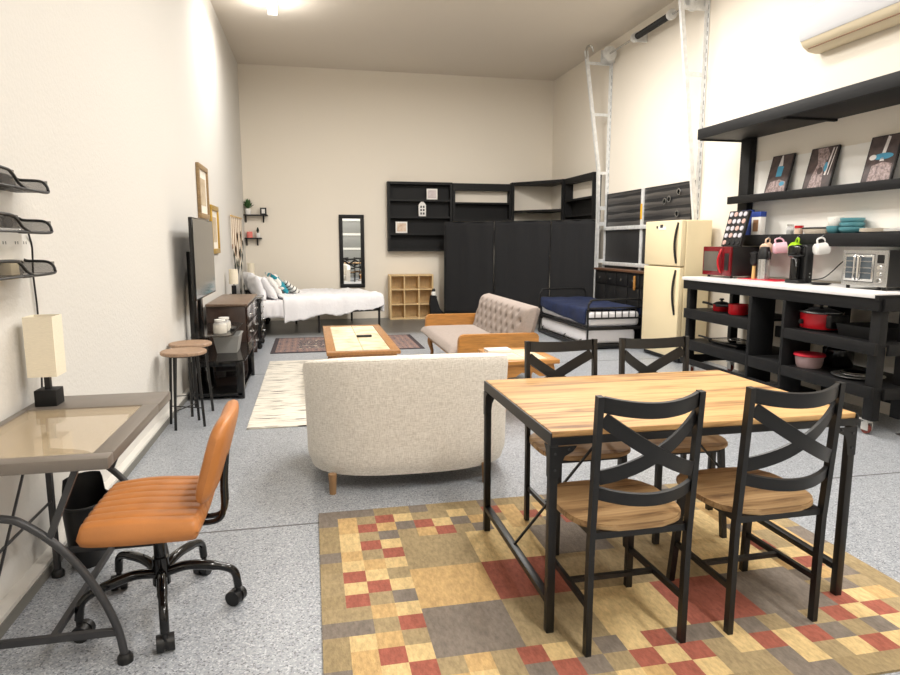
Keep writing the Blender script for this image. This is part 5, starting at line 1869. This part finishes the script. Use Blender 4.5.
MB().tube(smooth_path([(mx0 - 0.03, my0 + 0.15, mz1 - 0.03), (mx0 - 0.055, my0 + 0.155, mz1 - 0.09), (mx0 - 0.06, my0 + 0.165, (mz0 + mz1) / 2), (mx0 - 0.055, my0 + 0.155, mz0 + 0.09), (mx0 - 0.03, my0 + 0.15, mz0 + 0.03)]), 0.01, 8).build('door_handle', m_red, t)
for (x, y) in ((mx0 + 0.03, my0 + 0.04), (mx0 + 0.03, my1 - 0.04), (mx1 - 0.04, my0 + 0.04), (mx1 - 0.04, my1 - 0.04)):
    MB().cyl((x, y, CZ), (x, y, mz0), 0.015, n=12).build('foot', m_blkplastic, t)
r = MB().bx(4.33, 4.62, 5.45, 6.02, CZ, CZ + 0.006, 0.002)
tag(r.build('silicone_mat', m_redmatte, base=(4.45, 5.6, CZ)), 'bright red silicone mat on the worktop beside the microwave', 'mat')
t = thing('coffee_grinder', 'steel canister with a black top on the red mat', 'canister', (4.42, 5.73, CZ))
zz = CZ + 0.006
MB().lathe([(0, zz), (0.058, zz), (0.058, zz + 0.2), (0, zz + 0.2)], (4.42, 5.73, 0), 28).build('canister_body', m_steel, t)
MB().lathe([(0, zz + 0.2), (0.06, zz + 0.2), (0.064, zz + 0.24), (0.05, zz + 0.29), (0.042, zz + 0.32), (0, zz + 0.325)], (4.42, 5.73, 0), 28).build('top', m_blkplastic, t)
MB().tube(smooth_path([(4.42, 5.67, zz + 0.26), (4.4, 5.64, zz + 0.27), (4.4, 5.63, zz + 0.22), (4.41, 5.665, zz + 0.2)]), 0.009, 8).build('handle', m_blkplastic, t)
t = thing('brush', 'pale wooden handled black brush standing beside the steel canister', 'brush', (4.40, 5.85, CZ))
MB().lathe([(0, zz), (0.022, zz), (0.018, zz + 0.04), (0.016, zz + 0.13), (0, zz + 0.13)], (4.40, 5.85, 0), 14).build('handle', m_olivewood, t)
MB().lathe([(0.012, zz + 0.13), (0.036, zz + 0.15), (0.045, zz + 0.19), (0.036, zz + 0.23), (0.05, zz + 0.26), (0, zz + 0.28)], (4.40, 5.85, 0), 14).build('brush_head', m_blkplastic, t)
t = thing('coffee_maker', 'tall black single-cup coffee maker on the worktop', 'coffee maker', (4.38, 5.19, CZ))
c = MB()
c.bx(4.37, 4.46, 5.11, 5.28, CZ, CZ + 0.35, 0.02, 3)
c.build('tower', m_blkplastic, t)
MB().bx(4.30, 4.39, 5.12, 5.275, CZ + 0.235, CZ + 0.345, 0.025, 3).build('brew_head', m_blkgloss, t)
MB().bx(4.30, 4.39, 5.11, 5.28, CZ, CZ + 0.035, 0.01, 2).build('drip_base', m_blkplastic, t)
MB().lathe([(0, CZ + 0.036), (0.042, CZ + 0.036), (0.042, CZ + 0.22), (0.035, CZ + 0.23), (0, CZ + 0.23)], (4.335, 5.195, 0), 24).build('carafe', m_blkgloss, t)
bt = MB()
for z in (0.06, 0.09):
    bt.cyl((4.42, 5.107, CZ + z), (4.42, 5.112, CZ + z), 0.006, n=10)
bt.build('button', m_steel, t)
tag(MB().tube(smooth_path([(4.462, 5.14, CZ + 0.03), (4.58, 5.1, CZ + 0.06), (4.69, 5.03, CZ + 0.2), (4.72, 4.93, CZ + 0.27), (4.722, 4.87, CZ + 0.265)]), 0.005, 6).build('power_cord', m_blkplastic, base=(4.66, 5.0, CZ)), 'thin black cord looping from the coffee maker to the wall', 'cord')
t = thing('spoon_rest', 'flat black dish on the worktop between coffee maker and toaster oven', 'dish', (4.38, 4.98, CZ))
MB().lathe([(0, CZ), (0.06, CZ), (0.085, CZ + 0.012), (0.085, CZ + 0.016), (0.055, CZ + 0.005), (0, CZ + 0.005)], (4.40, 4.95, 0), 28).build('dish_body', m_blkplastic, t)
MB().bar((4.4, 5.02, CZ + 0.013), (4.42, 5.12, CZ + 0.013), 0.02, 0.006).build('dish_handle', m_blkplastic, t)

t = thing('toaster_oven', 'steel toaster oven with two glass french doors and black side', 'toaster oven', (4.5, 4.4, CZ))
ox0, ox1, oy0, oy1, oz0, oz1 = 4.29, 4.67, 4.175, 4.60, CZ + 0.028, 1.385
MB().bx(ox0 + 0.012, ox1, oy0, oy1, oz0, oz1, 0.006).build('housing', m_blkplastic, t)
f = MB()
f.bx(ox0, ox0 + 0.012, oy0, oy1, oz0, oz0 + 0.03)
f.bx(ox0, ox0 + 0.012, oy0, oy1, oz1 - 0.03, oz1)
f.bx(ox0, ox0 + 0.012, oy0, oy0 + 0.115, oz0 + 0.03, oz1 - 0.03)
f.bx(ox0, ox0 + 0.012, oy1 - 0.02, oy1, oz0 + 0.03, oz1 - 0.03)
f.build('steel_face', m_steel, t)
m_ovenglass = mat('oven_glass', (70, 78, 84), 0.06, spec=0.8)
ym = (oy0 + 0.115 + oy1 - 0.02) / 2
for (ya, yb_, yh) in ((oy0 + 0.118, ym - 0.003, ym - 0.018), (ym + 0.003, oy1 - 0.022, ym + 0.018)):
    d = MB()
    d.bx(ox0 - 0.006, ox0 + 0.008, ya, yb_, oz0 + 0.035, oz1 - 0.035, 0.003)
    dd = d.build('door', m_steel, t)
    g_ = MB()
    g_.bx(ox0 - 0.008, ox0 - 0.004, ya + 0.018, yb_ - 0.018, oz0 + 0.055, oz1 - 0.055)
    g_.build('door_glass', m_ovenglass, dd)
    rk = MB()
    for z in (0.1, 0.14, 0.19):
        rk.bx(ox0 - 0.009, ox0 - 0.0075, ya + 0.018, yb_ - 0.018, oz0 + z, oz0 + z + 0.006)
    rk.build('rack_line', m_steel, dd)
    MB().tube(smooth_path([(ox0 - 0.005, yh, oz1 - 0.05), (ox0 - 0.03, yh, oz1 - 0.055), (ox0 - 0.032, yh, (oz0 + oz1) / 2), (ox0 - 0.03, yh, oz0 + 0.055), (ox0 - 0.005, yh, oz0 + 0.05)]), 0.008, 8).build('door_handle', m_chrome, dd)
MB().bx(ox0 - 0.003, ox0 + 0.002, oy0 + 0.03, oy0 + 0.09, oz1 - 0.1, oz1 - 0.035).build('display', m_blkgloss, t)
for z in (0.05, 0.1, 0.15):
    MB().lathe([(0, -0.015), (0.016, -0.015), (0.018, 0)], (ox0, oy0 + 0.06, oz0 + z), 16, axis='x').build('knob', m_chrome, t)
for (x, y) in ((ox0 + 0.03, oy0 + 0.04), (ox0 + 0.03, oy1 - 0.04), (ox1 - 0.04, oy0 + 0.04), (ox1 - 0.04, oy1 - 0.04)):
    MB().cyl((x, y, CZ), (x, y, oz0), 0.015, n=12).build('foot', m_blkplastic, t)
cp = tag(MB().bx(RW - 0.02, RW - 0.012, 4.86, 4.97, 1.28, 1.36).build('outlet_cover', m_white, base=(RW, 4.9, 1.3)), 'white wall outlet behind the toaster oven where the cord ends', 'outlet')

# ---------------------------------------------------------------- on the lower shelves
def pan(t, x, y, z, r, h, m):
    MB().lathe([(0, z), (r * 0.9, z), (r, z + 0.015), (r, z + h), (r - 0.006, z + h), (r - 0.008, z + 0.02), (0, z + 0.012)], (x, y, 0), 30).build('pan_body', m, t)
t = thing('saucepan', 'red saucepan with a black lid and long black handle on the upper shelf', 'saucepan', (4.25, 6.13, 0.725))
pan(t, 4.25, 6.13, 0.726, 0.085, 0.07, m_red)
MB().lathe([(0.0, 0.797), (0.088, 0.797), (0.085, 0.805), (0.05, 0.822), (0.012, 0.828), (0.012, 0.838), (0.026, 0.846), (0.02, 0.858), (0, 0.86)], (4.25, 6.13, 0), 28).build('lid', m_blkplastic, t)
MB().tube(smooth_path([(4.23, 6.21, 0.775), (4.2, 6.3, 0.795), (4.18, 6.36, 0.8)]), 0.013, 8).build('handle', m_blkplastic, t)
t = thing('saucepan', 'plain red saucepan with its handle pointing left, nearer of the two', 'saucepan', (4.2, 5.78, 0.725))
pan(t, 4.2, 5.78, 0.726, 0.095, 0.105, m_red)
MB().tube(smooth_path([(4.17, 5.875, 0.805), (4.14, 5.96, 0.80), (4.12, 6.03, 0.795)]), 0.013, 8).build('handle', m_blkplastic, t)
t = thing('griddle', 'black electric griddle with silver feet on the lower left shelf', 'griddle', (4.3, 5.9, 0.385))
MB().bx(4.12, 4.4, 5.66, 6.14, 0.395, 0.43, 0.012).build('griddle_plate', m_blkgloss, t)
MB().tube(smooth_path([(4.13, 6.1, 0.43), (4.1, 6.2, 0.445), (4.1, 6.28, 0.445)]), 0.01, 8).build('handle', m_blkplastic, t)
w_ = MB()
for (x, y) in ((4.15, 5.72), (4.15, 6.08), (4.37, 5.72), (4.37, 6.08)):
    w_.cyl((x, y, 0.386), (x, y, 0.4), 0.012, n=10)
w_.build('foot', m_steel, t)
MB().tube(arc((4.28, 5.92, 0.445), 0.06, 0, 2 * PI, 20), 0.007, 6).build('steel_ring', m_steel, t)
t = thing('slow_cooker', 'red slow cooker with black handles and lid on the middle right shelf', 'slow cooker', (4.25, 4.745, 0.705))
def oval(z0, z1, rx, ry, cx_, cy_):
    return lambda m, prof, n=36: m.grid(n, len(prof), lambda u, v: (cx_ + rx * prof[round(v * (len(prof) - 1))][0] * math.cos(2 * PI * u), cy_ + ry * prof[round(v * (len(prof) - 1))][0] * math.sin(2 * PI * u), prof[round(v * (len(prof) - 1))][1]), True)
m_ = MB()
oval(0, 0, 0.14, 0.185, 4.25, 4.745)(m_, [(0.001, 0.72), (0.92, 0.72), (0.97, 0.735), (1.0, 0.85), (0.001, 0.85)])
m_.build('cooker_body', m_red, t)
m_ = MB()
oval(0, 0, 0.145, 0.19, 4.25, 4.745)(m_, [(0.001, 0.7055), (0.9, 0.7055), (0.94, 0.722), (0.001, 0.722)])
m_.build('base', m_blkplastic, t)
m_ = MB()
oval(0, 0, 0.148, 0.193, 4.25, 4.745)(m_, [(0.9, 0.85), (1.0, 0.85), (1.02, 0.862), (0.97, 0.872), (0.5, 0.895), (0.001, 0.9)])
m_.build('lid', m_blkgloss, t)
m_ = MB()
m_.tube([(4.25 + 0.146 * math.cos(2 * PI * i / 36), 4.745 + 0.192 * math.sin(2 * PI * i / 36), 0.862) for i in range(36)], 0.007, 6, True)
m_.build('steel_rim', m_steel, t)
MB().lathe([(0, 0.9), (0.012, 0.9), (0.012, 0.912), (0.024, 0.92), (0.02, 0.93), (0, 0.932)], (4.25, 4.745, 0), 16).build('lid_knob', m_blkplastic, t)
for s_ in (-1, 1):
    MB().bx(4.15, 4.33, 4.745 + s_ * 0.195 - 0.03, 4.745 + s_ * 0.195 + 0.03, 0.74 if s_ < 0 else 0.8, 0.85, 0.012).build('side_handle', m_blkplastic, t)
MB().lathe([(0, -0.018), (0.02, -0.018), (0.022, 0)], (4.112, 4.8, 0.775), 16, axis='x').build('control_knob', m_blkplastic, t)
t = thing('roasting_pan', 'flat black roasting pan at the near end of the middle right shelf', 'pan', (4.35, 4.2, 0.705))
q = MB()
q.faces(*tub(4.14, 4.6, 4.07, 4.46, 0.706, 0.80, 0.02, 0.004))
q.build('pan_body', m_blkplastic, t)
t = thing('food_container', 'clear plastic food container with a red lid on the bottom right shelf', 'food container', (4.2, 4.8, 0.375))
MB().lathe([(0, 0.376), (0.092, 0.376), (0.104, 0.40), (0.114, 0.475), (0, 0.475)], (4.2, 4.78, 0), 32).build('tub', mat('frosted_plastic', (206, 176, 176), 0.3, alpha=0.7), t)
MB().lathe([(0, 0.475), (0.122, 0.475), (0.127, 0.482), (0.122, 0.495), (0.1, 0.5), (0, 0.5)], (4.2, 4.78, 0), 32).build('lid', m_redmatte, t)
t = thing('stock_pot', 'dark pot with a domed lid behind the red-lidded container', 'pot', (4.47, 4.8, 0.375))
MB().lathe([(0, 0.376), (0.11, 0.376), (0.12, 0.39), (0.12, 0.53), (0, 0.53)], (4.47, 4.76, 0), 28).build('pot_body', m_blkgloss, t)
MB().lathe([(0.0, 0.53), (0.124, 0.53), (0.1, 0.56), (0.02, 0.575), (0.012, 0.59), (0.026, 0.6), (0, 0.61)], (4.47, 4.76, 0), 28).build('lid', m_blkgloss, t)
t = thing('steel_tray', 'round stainless steel pizza pan on the bottom right shelf', 'tray', (4.25, 4.33, 0.375))
MB().lathe([(0, 0.376), (0.12, 0.376), (0.165, 0.392), (0.19, 0.394), (0.19, 0.397), (0.16, 0.396), (0.118, 0.381), (0, 0.381)], (4.26, 4.32, 0), 40).build('tray_body', m_steel, t)
MB().lathe([(0, 0.382), (0.1, 0.384), (0.13, 0.402), (0.13, 0.405), (0.1, 0.39), (0, 0.388)], (4.28, 4.34, 0), 36).build('inner_dish', m_chrome, t)
# dark things on the floor under the counter
tag(MB().bx(4.12, 4.5, 5.0, 5.3, 0.0, 0.11, 0.01).build('storage_box', m_blkplastic, base=(4.3, 5.15, 0)), 'low black box on the floor beneath the kitchen counter', 'box')
# floor mat at the right edge
tag(MB().bx(4.31, 4.7, 3.2, 3.98, 0, 0.008, 0.003).build('door_mat', mat('dark_mat', (70, 66, 62), 0.95, bump=0.3, bscale=120), base=(4.4, 3.4, 0)), 'dark floor mat beside the near end of the kitchen counter', 'mat')
# ================================================================ DINING AREA
# chequered rug: 25 x 18 cells, one border cell, rings of small squares, 5 x 3 large blocks
RX0, RX1, RYF, RYB = 0.0, 2.41, 1.66, 3.38
NX, NY = 25, 18
cw, chh = (RX1 - RX0) / NX, (RYB - RYF) / NY
order = ['G', 'L', 'O', 'R', 'S', 'B']
cells = {}
rows_left = {1: 'GORLOOLORGOGLROGLOSRLGOR', 2: 'GRGSRLSGOGRLSOGRLOGSOLRG', 3: 'LOSOGROSLGOSRLGOLSROGLGR',
             4: 'LRL', 5: 'GOR', 6: 'LGL', 7: 'RLO', 8: 'LRL', 9: 'ROS', 10: 'OGL', 11: 'SOR', 12: 'LGO', 13: 'GRL',
             14: 'GLROGORLOSLRSSLSOSORLROL', 15: 'OGLGLOSRSORLROLRLRSOSLGO', 16: 'RLGOLSRGOLGRLOOSLOLRLOGR'}
rr = random.Random(5)
for j in range(NY):
    for i in range(NX):
        if i in (0, NX - 1) or j in (0, NY - 1):
            k = 'B' if rr.random() < 0.5 else ('O' if rr.random() < 0.4 else 'S')
        elif 4 <= j <= 13 and 4 <= i <= 20:
            continue
        elif j in (1, 2, 3, 14, 15, 16):
            k = rows_left[j][i - 1] if i - 1 < len(rows_left[j]) else rr.choice('GLOR')
        elif i <= 3:
            k = rows_left[j][i - 1]
        else:
            k = rr.choice('GLORSGLOR')
        cells[(i, j)] = k
g = MB()
def rquad(x0, x1, y0, y1, k):
    g.mi = order.index(k)
    g.faces([(x0, y0, 0.009), (x1, y0, 0.009), (x1, y1, 0.009), (x0, y1, 0.009)], [(0, 1, 2, 3)])
for (i, j), k in cells.items():
    rquad(RX0 + i * cw, RX0 + (i + 1) * cw, RYB - (j + 1) * chh, RYB - j * chh, k)
bxs = [RX0 + 4 * cw + (17 * cw) * i / 5 for i in range(6)]
bys = [RYB - 4 * chh - (10 * chh) * j / 3 for j in range(4)]
blocks = ['OLSOL', 'GROOL', 'SOLRS']
for j in range(3):
    for i in range(5):
        rquad(bxs[i], bxs[i + 1], bys[j + 1], bys[j], blocks[j][i])
g.mi = 5
g.faces([(RX0, RYF, 0), (RX1, RYF, 0), (RX1, RYB, 0), (RX0, RYB, 0), (RX0, RYF, 0.009), (RX1, RYF, 0.009), (RX1, RYB, 0.009), (RX0, RYB, 0.009)],
        [(0, 3, 2, 1), (0, 1, 5, 4), (1, 2, 6, 5), (2, 3, 7, 6), (3, 0, 4, 7)])
o = g.build('checked_rug', [RUGC[k] for k in order], base=(1.2, 2.5, 0), recalc=False)
tag(o, 'gold, rust and slate chequered rug under the dining table', 'rug')
RZ = 0.009

# ---------------------------------------------------------------- dining table
t = thing('dining_table', 'weathered wood dining table with black angle-iron frame on the chequered rug', 'dining table', (1.5, 2.66, RZ))
X0, X1, Y0, Y1, Z = 0.81, 2.09, 2.10, 3.01, 0.778
MB().bx(X0 + 0.006, X1 - 0.006, Y0 + 0.006, Y1 - 0.006, Z - 0.022, Z, 0.003).build('tabletop', m_table, t)
f = MB()
for y in (Y0, Y1 - 0.022):
    f.bx(X0, X1, y, y + 0.022, Z - 0.05, Z - 0.022)
for x in (X0, X1 - 0.022):
    f.bx(x, x + 0.022, Y0 + 0.022, Y1 - 0.022, Z - 0.05, Z - 0.022)
for x in (X0, X1 - 0.006):
    f.bx(x, x + 0.006, Y0, Y1, Z - 0.022, Z - 0.004)
f.build('apron_frame', m_blk, t)
for (x, sx) in ((X0, 1), (X1, -1)):
    for (y, sy) in ((Y0, 1), (Y1, -1)):
        l = MB()
        l.bx(x, x + sx * 0.031, y, y + sy * 0.031, RZ, Z - 0.05, 0.003)
        lo = l.build('leg', m_blk, t)
        gs = MB()
        gp = [(x + sx * 0.0, Z - 0.055), (x + sx * 0.10, Z - 0.055), (x + sx * 0.085, Z - 0.075), (x + sx * 0.055, Z - 0.09), (x + sx * 0.042, Z - 0.12), (x + sx * 0.036, Z - 0.17), (x, Z - 0.17)]
        gs.prism(gp, y - sy * 0.002, y + sy * 0.003, 'y')
        gs.prism([(y, Z - 0.055), (y + sy * 0.06, Z - 0.055), (y + sy * 0.04, Z - 0.075), (y + sy * 0.033, Z - 0.10), (y + sy * 0.031, Z - 0.17), (y, Z - 0.17)], x - sx * 0.002, x + sx * 0.003, 'x')
        gs.build('corner_bracket', m_blk, lo)
        for (dx, dz) in ((0.018, 0.08), (0.018, 0.14), (0.07, 0.066)):
            bt = MB()
            bt.cyl((x + sx * dx, y - sy * 0.002, Z - dz), (x + sx * dx, y - sy * 0.006, Z - dz), 0.0045, n=10)
            bt.build('bolt', m_deskleg, lo)
for x in (X0 + 0.018, X1 - 0.018):
    MB().bx(x - 0.016, x + 0.016, Y0 + 0.03, Y1 - 0.03, 0.115, 0.14, 0.002).build('side_stretcher', m_blk, t)
for s_ in (-1, 1):
    xa = X0 + 0.018 if s_ < 0 else X1 - 0.018
    MB().bar((xa, 2.56, 0.135), (1.43 + s_ * 0.08, 2.56, Z - 0.03), 0.009, 0.009).build('brace_rod', m_blk, t)
MB().bx(1.32, 1.54, 2.54, 2.58, Z - 0.04, Z - 0.022).build('brace_plate', m_blk, t)

# ---------------------------------------------------------------- dining chairs (local: sitter faces +y)
t = thing('dining_chair', 'x', 'dining chair', (0, 0, 0), group='dining chairs around the table')
hw_ = 0.184
for s_ in (-1, 1):
    b = MB()
    x = s_ * hw_
    b.band([(x, -0.195, 0.0), (x, -0.195, 0.25), (x, -0.197, 0.42), (x, -0.204, 0.52), (x, -0.217, 0.72), (x, -0.231, 0.938)], (0, 1, 0), 0.028, 0.021)
    b.build('back_post', m_blk, t)
    b = MB()
    b.bar((s_ * 0.162, 0.165, 0.45), (s_ * 0.18, 0.20, 0.0), 0.026, 0.026)
    b.build('leg', m_blk, t)
def yb(z):
    return -0.197 - 0.034 * max(0, (z - 0.42) / 0.525)
def bow(x0, z0, x1, z1, n=14, b=0.055):
    out = []
    for i in range(n + 1):
        u = i / n
        x, z = x0 + (x1 - x0) * u, z0 + (z1 - z0) * u
        k = 1 - (x / (hw_ - 0.012)) ** 2
        out.append((x, yb(z) - b * k, z - 0.016 * k))
    return out
W_ = hw_ - 0.012
upv = Vector((0, -0.12, 1)).normalized()
MB().band(bow(-W_, 0.91, W_, 0.91), upv, 0.054, 0.014).build('top_rail', m_blk, t)
MB().band(bow(-W_, 0.60, W_, 0.60), upv, 0.044, 0.014).build('lower_rail', m_blk, t)
c = MB()
c.band([(x, y - 0.008, z) for x, y, z in bow(-W_, 0.862, W_, 0.662)], upv, 0.05, 0.010)
c.band([(x, y + 0.003, z) for x, y, z in bow(-W_, 0.652, W_, 0.852)], upv, 0.05, 0.010)
c.build('cross_brace', m_blk, t)
s_ = MB()
pl = []
N = 40
for i in range(N):
    a = 2 * PI * i / N
    ca, sa = math.cos(a), math.sin(a)
    e = 0.5
    x = math.copysign(abs(ca) ** e, ca) * 0.222
    y = math.copysign(abs(sa) ** (0.55 if sa > 0 else 0.75), sa) * (0.22 if sa > 0 else 0.205)
    pl.append((x * (1 - 0.06 * max(0, -sa)), y))
s_.prism(pl, 0.452, 0.474)
bmesh.ops.bevel(s_.bm, geom=[e for e in s_.bm.edges if abs(e.verts[0].co.z - e.verts[1].co.z) < 1e-5], offset=0.005, segments=2, affect='EDGES')
# notch room for the posts is left outside the seat width
s_.build('seat', m_seat, t)
f = MB()
f.bx(-0.178, 0.178, -0.2, -0.18, 0.428, 0.452)
f.bx(-0.17, 0.17, 0.155, 0.175, 0.428, 0.452)
for x in (-0.178, 0.16):
    f.bx(x, x + 0.018, -0.19, 0.165, 0.428, 0.452)
f.build('seat_frame', m_blk, t)
for sx in (-1, 1):
    MB().bar((sx * 0.18, -0.195, 0.175), (sx * 0.173, 0.186, 0.175), 0.016, 0.022).build('side_stretcher', m_blk, t)
MB().bar((-0.176, 0.0, 0.175), (0.176, 0.0, 0.175), 0.022, 0.016).build('cross_stretcher', m_blk, t)
t.location = (1.088, 2.15, RZ)
t.rotation_euler = (0, 0, 0.01)
t['label'] = 'black-framed wooden dining chair on the near side of the table, left one'
clone(t, (1.653, 2.165, RZ), 0.02, 'black-framed wooden dining chair on the near side of the table, right one')
clone(t, (1.248, 2.88, RZ), PI + 0.01, 'black-framed wooden dining chair tucked in at the far side, by the curved sofa')
clone(t, (1.765, 2.88, RZ), PI - 0.02, 'black-framed wooden dining chair tucked in at the far side, nearer the kitchen')
